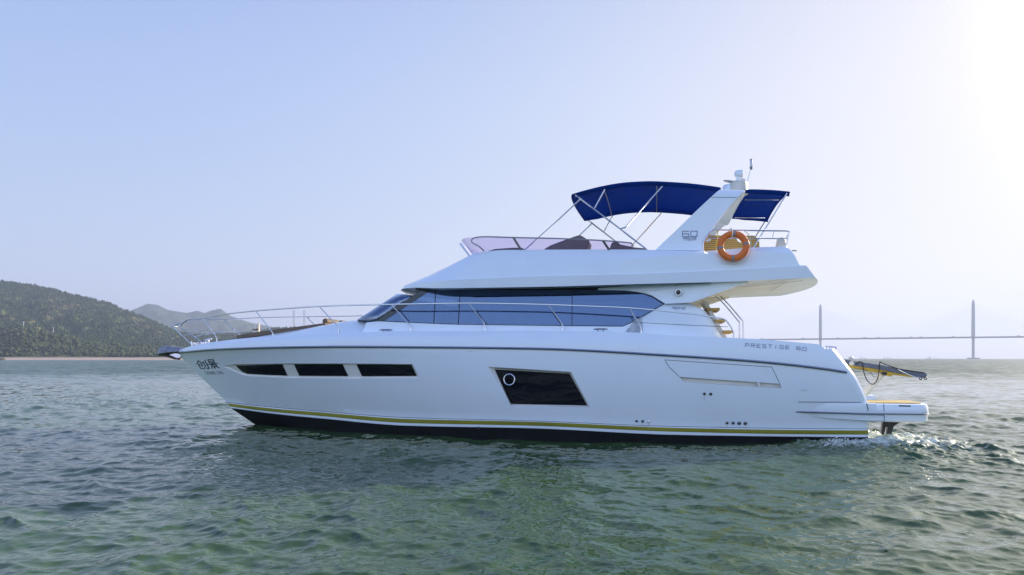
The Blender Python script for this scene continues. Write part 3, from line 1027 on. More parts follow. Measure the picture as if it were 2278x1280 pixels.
write(m, "60", [(1518, 527), (1550.5, 526), (1518.5, 514.8), (1551, 514.6)], 2.0, arch_pt, 0.35)
write(m, "PRESTIGE", [(1520, 532.4), (1549, 531.8), (1520, 528.4), (1549.5, 527.8)], 1.0, arch_pt, 0.22)
write(m, "YACHTS", [(1528, 535.4), (1541.5, 535.2), (1528, 533.4), (1541.5, 533.2)], 0.55, arch_pt, 0.2)
ribbon(m, [(1521, 534.6), (1526, 534.5)], 0.8, arch_pt); ribbon(m, [(1543.5, 534.1), (1548.5, 534)], 0.8, arch_pt)
m.build("arch_lettering", M['grey_text'], arch, smooth=False)
# gear on the arch
topz = outer[-1][0].z
yR = -0.75
c = L(1633, 418, yR)
sc = PXD(c.x, yR)[1] / FPX
m = MB(); m.lathe((L(1624, 0, yR).x, yR, topz - 0.02), [(0.17, 0), (0.17, L(1633, 414, yR).z - topz), (0.15, L(1633, 410, yR).z - topz), (0.06, L(1633, 408, yR).z - topz)], 20)
m.build("radar_base", M['white'], arch)
m = MB(); m.lathe((L(1642, 0, yR).x, yR - 0.1, topz - 0.02), [(0.20, 0), (0.20, L(1633, 411, yR).z - topz), (0.185, L(1633, 408, yR).z - topz), (0.05, L(1633, 407, yR).z - topz)], 20)
m.build("antenna_base", M['cream'], arch)
cz = L(1625, 404.5, yR)
m = MB(); m.lathe((0, 0, 0), [(0.02, -0.03), (0.13, -0.018), (0.17, 0.0), (0.13, 0.02), (0.02, 0.03)], 22)
o = m.build("satellite_dish", M['cream'], arch); o.location = cz; o.rotation_euler = (R(8), R(12), 0)
# search light
c = L(1642.5, 387, yR)
m = MB()
m.lathe((c.x - 0.06, c.y, c.z), [(0.03, -0.03), (0.075, 0.0), (0.085, 0.06), (0.085, 0.15), (0.07, 0.155), (0.068, 0.13)], 16, 0, 'X')
m.lathe((c.x, c.y, c.z - 0.17), [(0.085, 0), (0.08, 0.02), (0.05, 0.03), (0.045, 0.13)], 14)
m.lathe((c.x, c.y, topz - 0.05), [(0.018, 0), (0.018, c.z - 0.17 - topz + 0.06)], 8, 1)
m.build("search_light", [M['white'], M['steel']], arch)
a, b = L(1659, 419, yR), L(1670.5, 375, yR)
m = MB(); m.tube([a + (a - b) * 0.6, b], 0.013, 8, 1)
m.tube([L(1645, 398, yR), L(1654, 398.5, yR), L(1661, 406, yR)], 0.012, 6, 1); m.tube([L(1645, 401, yR), L(1652, 401.5, yR), L(1659.5, 409, yR)], 0.012, 6, 1)
m.build("light_pole", [M['white'], M['steel']], arch)
c = L(1671, 375, yR)
m = MB()
m.lathe((c.x, c.y, c.z), [(0.02, -0.03), (0.03, 0.0), (0.035, 0.035), (0.03, 0.04)], 12, 1); m.lathe((c.x, c.y, c.z + 0.04), [(0.027, 0), (0.03, 0.02), (0.03, 0.13), (0.027, 0.14)], 12, 0); m.lathe((c.x, c.y, c.z + 0.18), [(0.031, 0), (0.031, 0.03), (0.02, 0.035)], 12, 1)
m.build("anchor_light", [M['lamp_glass'], M['steel_dark']], arch)

# ------------------------------------------------------------------ canopy (bimini) in two pieces, with its poles
HB = 1.43
def canopy(front_pts, name, sag):
    P = smoothline([L(p[0], p[1], -HB) for p in front_pts], 6)
    ys = [(-HB, -0.10), (-HB, -0.0), (-HB * .93, 0.022), (-HB * .75, 0.05), (-HB * .5, 0.075), (-HB * .25, 0.09), (0, 0.095)]
    ys = ys + [(-y, z) for y, z in ys[::-1][1:]]
    vs_ = []; fs = []
    L0 = P[0].x; L1 = P[-1].x
    for p in P:
        t = (p.x - L0) / (L1 - L0)
        fl = min(1, (p.x - L0) / 0.35)
        for j, (y, dz) in enumerate(ys):
            w = 0.012 * math.sin(t * 31 + y * 3) * (1 - abs(y) / HB) + sag * math.sin(math.pi * 3 * t) ** 2 * (1 - (y / HB) ** 2)
            xo = -0.10 * (1 - (y / HB) ** 2) * max(0, 1 - t * 4)
            vs_.append((p.x + xo, y, p.z + dz * (0.55 + 0.45 * fl) - w))
    nc = len(ys)
    for i in range(len(P) - 1):
        for k in range(nc - 1): fs.append([i * nc + k, i * nc + k + 1, (i + 1) * nc + k + 1, (i + 1) * nc + k])
    o = obj(name, vs_, fs, M['canvas'], yacht, angle=60)
    so = o.modifiers.new("thick", 'SOLIDIFY'); so.thickness = 0.012; so.offset = 0
    return o
can1 = canopy([(1272, 433), (1300, 424.5), (1341, 414.5), (1380, 407.8), (1420, 404.6), (1459, 404), (1521, 407.5), (1560, 411.5), (1602, 417.5)], "canopy", 0.02)
can2 = canopy([(1654, 424), (1670, 422), (1700, 422.6), (1730, 424.3), (1756, 427)], "canopy", 0.01)
tag(can1, "long front piece of the blue canopy"); tag(can2, "short rear piece of the blue canopy behind the arch")
m = MB()
for (px, py) in ((1273, 434), (1602, 418)):
    q = L(px, py, 0); zz = L(px, py, -HB).z
    x = L(px, py, -HB).x
    m = MB()
    m.tube([(x - (0.10 * (1 - (y / HB) ** 2) if px < 1300 else 0), y, zz - 0.02 + 0.095 * (1 - (y / HB) ** 2)) for y in np.linspace(-HB, HB, 15)], 0.022, 8)
    m.build("canopy_hem", M['canvas'], can1)
m = MB()
x = L(1755, 427, -HB).x; zz = L(1755, 427, -HB).z
m.tube([(x, y, zz - 0.02 + 0.095 * (1 - (y / HB) ** 2)) for y in np.linspace(-HB - 0.02, HB + 0.02, 15)], 0.022, 8)
m.build("canopy_hem", M['canvas'], can2)
for px, py in ((1343, 420), (1461, 410)):
    x = L(px, py, -HB).x; zz = L(px, py, -HB).z
    MB().tube([(x, y, zz - 0.03 + 0.075 * (1 - (y / HB) ** 2)) for y in np.linspace(-HB, HB, 15)], 0.014, 6).build("canopy_bow", M['steel_dark'], can1)
def pole(line, r=0.0155, parent=can1, name="pole", y=-1.46):
    for s in (1, -1):
        MB().tube(flip(smoothline([L(p[0], p[1], y) for p in line], 5), s), r, 8).build(name, M['steel'], parent)
pole([(1283, 437), (1293.5, 444), (1437, 554)], 0.018)
pole([(1293, 441), (1240, 491), (1168.5, 555)])
pole([(1345.5, 421.6), (1323, 463)])
pole([(1473.5, 414.5), (1397, 500), (1390, 506), (1381, 509.5)])
pole([(1751, 430), (1710, 497), (1670, 561)], 0.0165, can2)
for s in (1, -1):
    a = L(1657, 444.5, -1.0); b = L(1733, 444.5, -1.0)
    MB().tube(flip([a, b], s), 0.012, 8).build("pole", M['steel'], can2)
# pole feet
for s in (1, -1):
    p = L(1671, 562, -1.75)
    MB().tube(flip([L(1668, 561, -1.52), L(1676, 563, -1.95)], s), 0.02, 8).build("pole_foot", M['steel_dark'], can2)

# ------------------------------------------------------------------ flybridge screen
b0 = FLY[6]
SCR = [(1031, 534), (1049, 530), (1081, 527), (1142, 529), (1240, 531), (1340, 535.5), (1400, 540.5), (1409, 546)]
# bottom follows the coaming, top is its own outline with a nose that leans forward
brow = frows[6]
topN = L(1041, 550, 0)
tS = L(1100, 527.2, -1.95)
trow = []
for k in range(NN + 1):
    a = R(90) * k / NN
    t = 1 - math.cos(a) ** 0.85
    X = topN.x + (tS.x - topN.x) * t
    y = -1.95 * math.sin(a) ** 0.9
    zside = Zat(X, y, SCR)
    w = np.clip((t - 0.25) / 0.45, 0, 1)
    z = (topN.z * (1 - t) + tS.z * t) * (1 - w) + zside * w
    trow.append(Vector((X, y, z)))
nE = L(1405, 541, -1.95)
Xs = np.linspace(tS.x, nE.x, 26)[1:]
for X in Xs: trow.append(Vector((X, -1.95, Zat(X, -1.95, SCR))))
brl = []
bP = [Vector(p) for p in brow[:NN + NS]]
for k in range(NN + 1): brl.append(bP[k] + Vector((0.02, 0.03 if k else 0, -0.01)))
for X in Xs:
    brl.append(Vector((X + 0.05, -1.86, Zat(X + 0.05, -1.88, b0['p']) - 0.01)))
def strip(a, b, i0, i1):
    vs_ = []; fs = []
    A = [a[i] for i in range(i0, i1)]; Bq = [b[i] for i in range(i0, i1)]
    for p, q in zip(A, Bq):
        for t in (0, .25, .5, .75, 1): vs_.append(tuple(p.lerp(q, t)))
    for i in range(len(A) - 1):
        for k in range(4): fs.append([i * 5 + k, i * 5 + k + 1, i * 5 + 6 + k, i * 5 + 5 + k])
    return vs_, fs
full_b = [Vector((p.x, -p.y, p.z)) for p in brl[::-1]] + brl[1:]
full_t = [Vector((p.x, -p.y, p.z)) for p in trow[::-1]] + trow[1:]
v_, f_ = strip(full_b, full_t, 0, len(full_b))
scr = obj("wind_screen", v_, f_, M['perspex'], fly, angle=80)
ctr = len(brl) - 1
v_, f_ = strip([p + Vector((-0.07, 0, 0)) for p in full_b], [p + Vector((-0.05, 0, -0.03)) for p in full_t], ctr - 4, ctr + 5)
o = obj("screen_fairing", v_, f_, M['white'], fly)
so = o.modifiers.new("thick", 'SOLIDIFY'); so.thickness = 0.06; so.offset = 0
# rail on top of the screen
for s in (1, -1):
    P = [L(1077, 559, -1.9), L(1066, 549, -1.97), L(1052, 541, -1.97), L(1049, 535, -1.97), L(1056, 529.5, -1.97), L(1081, 527, -1.97), L(1142, 528.8, -1.97), L(1240, 531, -1.97), L(1340, 535.5, -1.97), L(1395, 540, -1.97), L(1405, 542, -1.97), L(1409, 549, -1.97)]
    rl = MB().tube(flip(smoothline(P, 6), s), 0.015, 8).build("screen_rail", M['steel_dark'], fly)
    for (a, b) in (((1142, 529), (1158.6, 555.5)), ((1341, 535.5), (1355, 556))):
        pa, pb = L(*a, -1.965), L(*b, -1.9)
        MB().prism(flip([pa + Vector((-.03, 0, 0)), pa + Vector((.03, 0, 0)), pb + Vector((.03, 0, 0)), pb + Vector((-.03, 0, 0))], s),
                   flip([pa + Vector((-.03, .02, 0)), pa + Vector((.03, .02, 0)), pb + Vector((.03, .02, 0)), pb + Vector((-.03, .02, 0))], s)).build("bracket", M['steel_dark'], rl, smooth=False)
# seats and console on the flybridge
def slab(name, poly, y0, y1, m_, parent=fly, bev=0.03):
    a = [L(p[0], p[1], y0) for p in poly]
    b = [(p.x, y1, p.z) for p in a]
    return MB().prism(a, b).build(name, m_, parent, bevel=bev, seg=3)
slab("helm_seat", [(1196, 568), (1212, 553), (1226, 545), (1250, 536), (1272, 528), (1284, 524), (1291, 523), (1311, 535.5), (1309, 546), (1304, 554), (1290, 568)], -0.9, -0.25, M['mauve'])
slab("helm_seat", [(1352, 568), (1355, 556), (1360, 541), (1366, 537), (1372, 536.5), (1376, 543), (1410, 550), (1440, 553), (1440, 568)], -1.1, -0.4, M['mauve'])
slab("console", [(1084, 568), (1084, 559), (1100, 554), (1140, 551), (1160, 551), (1170, 556), (1172, 568)], -1.3, -0.4, M['mauve'])
slab("sofa", [(1466, 566), (1466, 556), (1500, 553), (1552, 551), (1568, 551), (1568, 566)], -1.2, -0.8, M['mauve'])
# slatted teak back board with two hand holes
def board():
    y0 = -0.95
    out = [(1563, 566), (1563, 548), (1572, 531), (1577, 524), (1678, 524.5), (1683, 529), (1689, 538), (1690.5, 566)]
    def ov(cx, cy_, a, b, rot): 
        return [(cx + a * math.cos(t) * math.cos(rot) - b * math.sin(t) * math.sin(rot), cy_ + a * math.cos(t) * math.sin(rot) + b * math.sin(t) * math.cos(rot)) for t in np.linspace(0, 2 * math.pi, 15)[:-1]]
    loops = [out, ov(1576, 535, 6.0, 3.0, -0.35), ov(1644, 535.5, 6.5, 2.6, 0.75)]
    loops3 = [[L(p[0], p[1], y0) for p in lp] for lp in loops]
    flat = [p for lp in loops3 for p in lp]
    tris = geometry.tessellate_polygon([[Vector((p.x, p.z, 0)) for p in lp] for lp in loops3])
    o = obj("seat_back", [tuple(p) for p in flat], [list(t) for t in tris], M['teak'], fly, smooth=False)
    so = o.modifiers.new("thick", 'SOLIDIFY'); so.thickness = 0.035
    return o
board()
# cream cowl at the after corner
c = L(1738, 549, -1.55)
m = MB(); m.lathe((c.x, c.y, c.z - 0.05), [(0.125, 0), (0.11, 0.10), (0.085, 0.215), (0.06, 0.235), (0.01, 0.24)], 16)
m.build("deck_vent", M['yellow'] if False else M['cream'], fly)
# after rails of the flybridge
for s in (1, -1):
    y = -1.80
    P = [L(p[0], p[1], y) for p in ((1565.5, 560), (1565.5, 545), (1567, 537), (1574, 524), (1582, 515.5), (1592, 512.3), (1640, 512.8), (1700, 513.7), (1745, 514.2), (1752, 515), (1755, 519), (1748, 548.5))]
    rl = MB().tube(flip(smoothline(P, 4), s), 0.0145, 8).build("guard_rail", M['steel'], fly)
    MB().tube(flip([L(1573, 530.6, y), L(1640, 530.6, y), L(1751, 531.2, y)], s), 0.011, 8).build("lower_rail", M['steel'], rl)
    MB().tube(flip([L(1722, 514, y), L(1718.5, 531, y)], s), 0.011, 8).build("stanchion", M['steel'], rl)
x = L(1748, 530, -1.8).x; z = L(1752, 515, -1.8).z
m = MB(); m.tube([(x + 0.08 + 0.1 * (1 - (y / 1.8) ** 2), y, z) for y in np.linspace(-1.78, 1.78, 13)], 0.0145, 8)
o = m.build("guard_rail", M['steel'], fly)
m = MB(); p = L(1783, 559, -1.2); m.tube([L(1762, 558, -1.5), L(1772, 558.5, -1.5)], 0.016, 6); m.build("cleat", M['steel_dark'], fly)

# ------------------------------------------------------------------ deck rails
def rail_pt(px, py, inset=0.10):
    y = -2.2
    for _ in range(10):
        p = L(px, py, y)
        y = -max(0.02, float(b_top(p.x)) - inset)
    return L(px, py, y)
RTOP = [(408, 716.5), (423, 710), (451, 704.8 + 3), (499, 699.5), (569, 692), (640, 686.5), (710, 682), (790, 679.3), (864, 677.6), (930, 676.4), (1042, 674.8), (1130, 675.8), (1219, 677.9), (1310, 681.3), (1400, 685.4), (1500, 694.3), (1560, 701.5), (1600, 708), (1612, 711), (1620, 719), (1631, 737), (1632, 753)]
bowtip = L(391.5, 727, 0.0)
P = [rail_pt(*p) for p in RTOP]
P0 = Vector((bowtip.x, -0.16, bowtip.z)); P00 = Vector((bowtip.x - 0.05, 0.0, bowtip.z))
STAN = [((451, 707.8), (481, 750), (483, 759)), ((569, 692.4), (606, 740), (608, 747.5)), ((710, 682), (752, 727), (754, 741)), ((870, 677.6), (912, 724), (914.5, 736)), ((1042, 674.8), (1077, 719), (1080, 735.5)), ((1219, 677.9), (1250.5, 722), (1252, 736.5)), ((1400, 685.4), (1425, 727), (1427, 742))]
for s in (1, -1):
    line = smoothline([P00, P0] + P, 5)
    rl = MB().tube(flip(line, s), 0.0165, 8).build("guard_rail", M['steel'], yacht)
    for (a, b, c) in STAN:
        q = smoothline([rail_pt(*a), rail_pt(*[(a[i] * .35 + b[i] * .65) for i in (0, 1)], 0.13), rail_pt(*b, 0.14), rail_pt(*c, 0.14)], 4)
        m = MB().tube(flip(q, s), 0.0135, 8)
        e = q[-1]; m.tube(flip([e + Vector((0, 0, 0.055)), e - Vector((0, 0, 0.03))], s), [0.02, 0.028], 8)
        m.build("stanchion", M['steel'], rl)
    # pulpit legs and intermediate rail
    pa = Vector((bowtip.x + 0.03, -0.17, bowtip.z - 0.02))
    foot = rail_pt(427.5, 768, 0.06)
    m = MB().tube(flip([pa, foot], s), 0.0135, 8); m.tube(flip([foot + Vector((-.03, 0, 0.1)), foot - Vector((0, 0, .02))], s), 0.024, 8)
    m.build("stanchion", M['steel'], rl)
    mid = [pa.lerp(foot, 0.52)] + [rail_pt(*p) for p in ((441, 738.6), (466, 734))] + [rail_pt(470, 733)]
    MB().tube(flip(smoothline(mid, 5), s), 0.010, 8).build("lower_rail", M['steel'], rl)
    # life line at the stern quarter
    MB().tube(flip([cab_aft(1500, 722.5, 0.35), rail_pt(1619.5, 727.5)], s), 0.006, 6).build("lower_rail", M['steel_dark'], rl)
# cleats
def cleat(px, py, w, s):
    c = rail_pt(px, py, 0.18)
    m = MB()
    m.tube(flip([c + Vector((-w, 0, 0.005)), c + Vector((-w * .5, 0, 0.012)), c + Vector((w * .5, 0, 0.012)), c + Vector((w, 0, 0.005))], s), [0.010, 0.016, 0.016, 0.010], 8)
    for d in (-.4, .4): m.tube(flip([c + Vector((w * d, 0, 0.01)), c + Vector((w * d, 0, -0.12))], s), 0.013, 8)
    m.build("cleat", M['steel_dark'], yacht)
for s in (1, -1):
    cleat(858, 735, 0.16, s); cleat(1336, 733.5, 0.155, s)
    c = L(1848, 774.5, -2.02)
    m = MB()
    for a, b in (((1836, 771.5), (1860, 773)), ((1836, 778), (1860, 779)), ((1836, 771.5), (1836.5, 778)), ((1860, 773), (1860, 779)), ((1843, 772), (1843, 778.5)), ((1855, 772.5), (1855, 779))):
        m.tube(flip([L(*a, -2.02), L(*b, -2.02)], s), 0.016 if a[0] in (1836, 1860) else 0.03, 8)
    m.build("fairlead", M['steel'], yacht)
# windlass and fittings near the stem
m = MB()
c = rail_pt(452, 763, 0.35)
for (dx, dy, r, h) in ((-0.20, 0.1, 0.04, 0.05), (0.02, 0.05, 0.05, 0.08), (0.17, 0.0, 0.035, 0.10)):
    m.lathe((c.x + dx, c.y + dy, c.z - 0.02), [(r, 0), (r * .7, h * .5), (r, h * .8), (r * .8, h)], 12)
m.tube([(c.x + 0.05, c.y, c.z + 0.08), (c.x + 0.27, c.y, c.z + 0.11)], 0.022, 8)
m.box(c.x - 0.3, c.x + 0.3, c.y - 0.02, c.y + 0.16, c.z - 0.05, c.z + 0.012)
m.build("windlass", M['steel'], yacht)
# anchor on the bow roller
def anchor():
    root = None
    m = MB()
    tip = L(354, 789, 0); top = L(362, 772, 0)
    # plough blade: two curved wings meeting on a ridge
    ridge = [L(353, 786, 0), L(358, 775, 0), L(368, 769.3, 0), L(384, 769.3, 0), L(400, 772, 0), L(412, 774, 0)]
    low = [(354, 791), (360, 788), (371, 786.5), (384, 784.5), (398, 783), (410, 781)]
    wid = [0.03, 0.20, 0.27, 0.22, 0.13, 0.07]
    vs_ = []; fs = []
    for rp, lp, w in zip(ridge, low, wid):
        q = L(lp[0], lp[1], 0)
        vs_ += [(q.x, -w, q.z), (rp.x, -w * .35, rp.z - 0.01), (rp.x, 0, rp.z), (rp.x, w * .35, rp.z - 0.01), (q.x, w, q.z), (q.x, 0, q.z - 0.03)]
    for i in range(5):
        for k in range(6):
            k2 = (k + 1) % 6
            fs.append([i * 6 + k, i * 6 + k2, i * 6 + 6 + k2, i * 6 + 6 + k])
    fs += [[0, 1, 2, 3, 4, 5], [35, 34, 33, 32, 31, 30]]
    m.add(vs_, fs, 0)
    a = [L(p[0], p[1], -0.06) for p in ((351, 783), (356, 779), (372, 788), (394, 797), (393, 800.5), (388, 800), (366, 793), (352, 790))]
    m.prism(a, [(p.x, 0.06, p.z) for p in a], 1)
    c = L(398, 798.5, 0); m.lathe((c.x, -0.05, c.z), [(0.025, 0), (0.035, 0.05), (0.025, 0.1)], 10, 1, 'Y')
    o = m.build("anchor", [M['anchor'], M['black']], yacht, bevel=0.006)
    tag(o, "grey plough anchor stowed at the stem")
    a = [L(p[0], p[1], -0.05) for p in ((376, 790), (392, 786), (404, 790), (399, 796), (394, 797))]
    MB().prism(a, [(p.x, 0.05, p.z) for p in a]).build("bow_roller", M['steel'], yacht, smooth=False)
anchor()

# ------------------------------------------------------------------ stern: swim platform, stairs, gangway
p1 = L(2064, 905, -2.28)
zt, zb = L(2055, 899.8, -2.28).z, L(2055, 941, -2.28).z
xa = L(1925, 900, -2.28).x; xe = p1.x + 0.10
YI = -1.16                        # inner edge of the fixed side wing; the lift between the wings is lowered into the water
def plan(inset, r):
    B = 2.28 - inset; X = xe - inset; r = max(0.02, r - inset)
    pts = [(xa, -B)]
    for a in np.linspace(-90, 0, 9): pts.append((X - r + r * math.cos(R(a)), -B + r + r * math.sin(R(a))))
    pts += [(X - 0.03, YI - inset - 0.04), (X - 0.08, YI - inset), (xa, YI - inset)]
    return pts
lev = [(zb, 0.05), (zb + 0.03, 0.012), (zb + 0.155, 0.0), (zb + 0.175, -0.012), (zt - 0.06, 0.0), (zt - 0.015, 0.02), (zt, 0.06)]
def plat_pt(px, py, out=0.0): return L(px, py, -2.285 - out)
def wing_platform(s):
    vs_ = []; fs = []
    for z, ins in lev: vs_ += [(q[0], s * q[1], z) for q in plan(ins, 0.32)]
    n = len(plan(0, .3))
    for i in range(len(lev) - 1):
        for k in range(n):
            k2 = (k + 1) % n
            fs.append([i * n + k, i * n + k2, (i + 1) * n + k2, (i + 1) * n + k])
    fs += [list(range(n)), [(len(lev) - 1) * n + k for k in range(n)]]
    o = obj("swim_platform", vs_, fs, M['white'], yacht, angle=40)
    pl = plan(0.12, 0.32)
    pl[0] = (pl[0][0] + 0.1, pl[0][1]); pl[-1] = (pl[-1][0] + 0.1, pl[-1][1])
    MB().prism([(q[0], s * q[1], zt + 0.003) for q in pl], [(q[0], s * q[1], zt + 0.02) for q in pl]).build("teak_deck", M['teak_deck'], o, smooth=False)
    m = MB(); m.tube([(q[0], s * q[1], zb + 0.165) for q in plan(-0.014, 0.32)[:-2]], 0.013, 6); m.build("trim_strip", M['steel_dark'], o)
    poly = [(1962, 937), (2002, 938), (1986, 949), (1980, 972), (1970, 972), (1974, 950), (1969, 950), (1965, 968), (1960, 966)]
    a = [L(q[0], q[1], -1.5) for q in poly]
    MB().prism([(q.x, s * -1.55, q.z) for q in a], [(q.x, s * -1.45, q.z) for q in a]).build("platform_bracket", M['black'], o, smooth=False)
    return o
plat = both(wing_platform)[0]
m = MB()
ribbon(m, [(1966, 897.5), (1967.5, 938)], 1.3, plat_pt, 0.004)
m.build("panel_seam", M['seam'], plat)
m = MB(); ribbon(m, [(2000, 903), (2026, 903.8)], 2.6, plat_pt, 0.004); m.build("handle_slot", M['seam'], plat)
# side pods that fair the platform into the hull
def pod(s):
    prof_x = [1755, 1765, 1777, 1800, 1840, 1890, 1937, 1950]
    upr = [916, 905.5, 896, 896, 896.4, 896.8, 897.3, 897.5]
    lwr = [918.5, 921.5, 924, 928, 932.5, 936, 938.5, 939]
    vs_ = []; fs = []
    for px, u, l in zip(prof_x, upr, lwr):
        t = min(1, (px - 1755) / 60)
        yo = -2.16 - 0.13 * t
        mid_ = 916 + (922.5 - 916) * (px - 1755) / 210
        for (row, y) in ((u, yo + 0.35), (u + 0.2, yo + 0.03), (u + 1.3, yo), (mid_ - 1, yo - 0.008), (mid_ + 0.8, yo), (l - 2, yo + 0.03), (l, yo + 0.10), (l - 0.5, yo + 0.4)):
            q = L(px, row, yo)
            vs_.append((q.x, y * s, q.z))
    n = 8
    for i in range(len(prof_x) - 1):
        for k in range(n):
            k2 = (k + 1) % n
            fs.append([i * n + k, i * n + k2, (i + 1) * n + k2, (i + 1) * n + k])
    fs += [list(range(n)), [(len(prof_x) - 1) * n + k for k in range(n)]]
    o = obj("side_pod", vs_, fs, M['white'], hull, angle=30)
    m = MB(); m.tube(flip([L(1759, 916.2, -2.20), L(1763, 916.3, -2.24), L(1815, 917.8, -2.305), L(1965, 922.5, -2.305)], s), 0.017, 8)
    m.lathe((L(1762, 916.3, 0).x, s * -2.22, L(1762, 916.3, -2.22).z), [(0.02, -0.02), (0.03, 0), (0.02, 0.02)], 10)
    m.build("trim_strip", M['steel_dark'], o)
    m = MB(); m.tube(flip([L(1928, 897, -2.295), L(1931.5, 914, -2.30)], s), 0.008, 6); m.build("panel_seam", M['seam'], o)
both(pod)
m = MB(); ribbon(m, [(1776, 894.6), (1850, 895), (1927, 895.6)], 1.3, hull_pt, 0.012); m.build("panel_seam", M['seam'], hull)
# cockpit stairs to the flybridge
yS = -1.12
def stair():
    a = [L(p[0], p[1], yS) for p in ((1562, 668), (1573, 672), (1620, 757), (1610, 757))]
    o = MB().prism(a, [(p.x, yS + 0.05, p.z) for p in a]).build("stairs", M['white_matt'], yacht, smooth=False)
    a = [(p.x, 0.0, p.z) for p in a]
    MB().prism([(p[0], -0.42, p[2]) for p in a], [(p[0], -0.37, p[2]) for p in a]).build("stringer", M['white_matt'], o, smooth=False)
    for (x0, x1, y0, y1) in ((1571, 1601, 685.8, 691.5), (1590, 1613, 711, 717), (1607.5, 1629.5, 735.5, 741.5)):
        p, q = L(x0, y0, yS), L(x1, y1, yS)
        MB().box(p.x, q.x, yS - 0.04, -0.36, q.z, p.z).build("step", M['teak_deck'], o, bevel=0.008)
    for ln in ([(1592, 659), (1610, 676), (1642, 714), (1645, 720), (1645, 756)], [(1603, 659), (1622, 679), (1649, 711), (1653, 718), (1653, 756)]):
        MB().tube(smoothline([L(p[0], p[1], yS) for p in ln], 4), 0.0135, 8).build("handrail", M['steel'], o)
    return o
stair()
# teak laid on the after deck under the overhang
zc = float(inner[-8, 2]) + 0.006
q = [(0.9, -1.75), (3.0, -1.7), (3.0, 1.7), (0.9, 1.75)]
zq = [float(np.interp(x_, inner[:, 0], inner[:, 2])) + 0.008 for x_, _ in q]
MB().prism([(a, b_, z_) for (a, b_), z_ in zip(q, zq)], [(a, b_, z_ + 0.015) for (a, b_), z_ in zip(q, zq)]).build("cockpit_sole", M['teak_deck'], hull, smooth=False)
# hydraulic gangway on the platform
yG = -0.45
def gslab(mb, poly, y0, y1, mi=0):
    a = [L(p[0], p[1], yG) for p in poly]
    mb.prism([(p.x, y0, p.z) for p in a], [(p.x, y1, p.z) for p in a], mi)
m = MB()
gslab(m, [(1880, 800), (1897, 803.8), (1920, 806.5), (1960, 812.5), (1996, 819.5), (2054, 828.8), (2061, 829.5), (2062.5, 833), (2061.5, 841), (2045, 839.5), (1997, 831), (1960, 823), (1880, 811)], yG, yG + 0.40, 0)
gw = m.build("gangway", M['slate'], yacht, bevel=0.012)
m = MB(); gslab(m, [(1880, 811.2), (1960, 823.2), (1997, 831.2), (2030, 837), (2028, 839), (1990, 834), (1940, 826.5), (1880, 815)], yG + 0.01, yG + 0.38); m.build("gangway_beam", M['yellow'], gw, smooth=False)
m = MB(); gslab(m, [(1973, 828), (1986, 830), (1984, 838), (1971.5, 835.5)], yG - 0.03, yG + 0.2); m.build("pump_box", M['yellow'], gw, bevel=0.01)
m = MB(); gslab(m, [(1961, 827), (1974, 829), (1971, 836), (1962, 834)], yG - 0.02, yG + 0.15); m.build("pivot_block", M['black'], gw, bevel=0.01)
m = MB(); m.tube([L(1964, 833, yG + 0.1), L(1928, 873, yG + 0.1), L(1905, 900, yG + 0.1)], [0.05, 0.052, 0.055], 10); m.build("support_strut", M['cream'], gw)
m = MB()
m.tube(smoothline([L(p[0], p[1], yG - 0.03) for p in ((1905, 811), (1909, 806.5), (1915, 805), (1919, 810), (1922, 830), (1930, 848), (1941, 855), (1950, 848), (1955, 830), (1957, 807), (1960, 807), (1975, 813), (1998, 821))], 5), 0.011, 6)
m.tube(smoothline([L(p[0], p[1], yG - 0.02) for p in ((1900, 820), (1925, 824), (1937, 829), (1943, 838), (1950, 839))], 4), 0.006, 6)
m.build("hydraulic_hose", M['black'], gw)
m = MB(); m.tube([L(1998, 822, yG - 0.03), L(2020, 833, yG - 0.03), L(2038, 839.5, yG - 0.03), L(2048, 840, yG - 0.03)], 0.012, 6); m.tube([L(1998, 821, yG - 0.03), L(2056, 829.5, yG - 0.03)], 0.010, 6, 1)
m.build("gangway_rail", [M['steel'], M['black']], gw)
for px in (2047.5, 2058):
    c = L(px, 842, yG)
    m = MB(); m.tube([(c.x + 0.026 * math.cos(t), c.y - 0.02, c.z + 0.026 * math.sin(t)) for t in np.linspace(0, 6.28, 15)], 0.012, 6); m.build("wheel", M['black'], gw)
m = MB(); c = L(1894, 809, yG); m.lathe((c.x, c.y - 0.06, c.z), [(0.03, 0), (0.05, 0.01), (0.05, 0.05)], 14, axis='Y'); m.build("pivot_pin", M['cream'], gw)
m = MB(); c = L(1893, 797, -0.2); m.lathe((c.x, -0.2, c.z - 0.05), [(0.05, 0), (0.06, 0.06), (0.03, 0.09)], 12); m.build("stern_light", M['white_matt'], yacht)
# thin water jet from the outlet
m = MB()
o0 = hull_pt(1443, 938.3, 0.0)
P = [Vector((o0.x, o0.y - 0.01 - 0.16 * math.sqrt(t), o0.z - (o0.z + 0.05) * t)) for t in np.linspace(0, 1, 12)]
m.tube(P, [0.008 + 0.006 * math.sin(i * 2.1) ** 2 + 0.0012 * i for i in range(12)], 8)

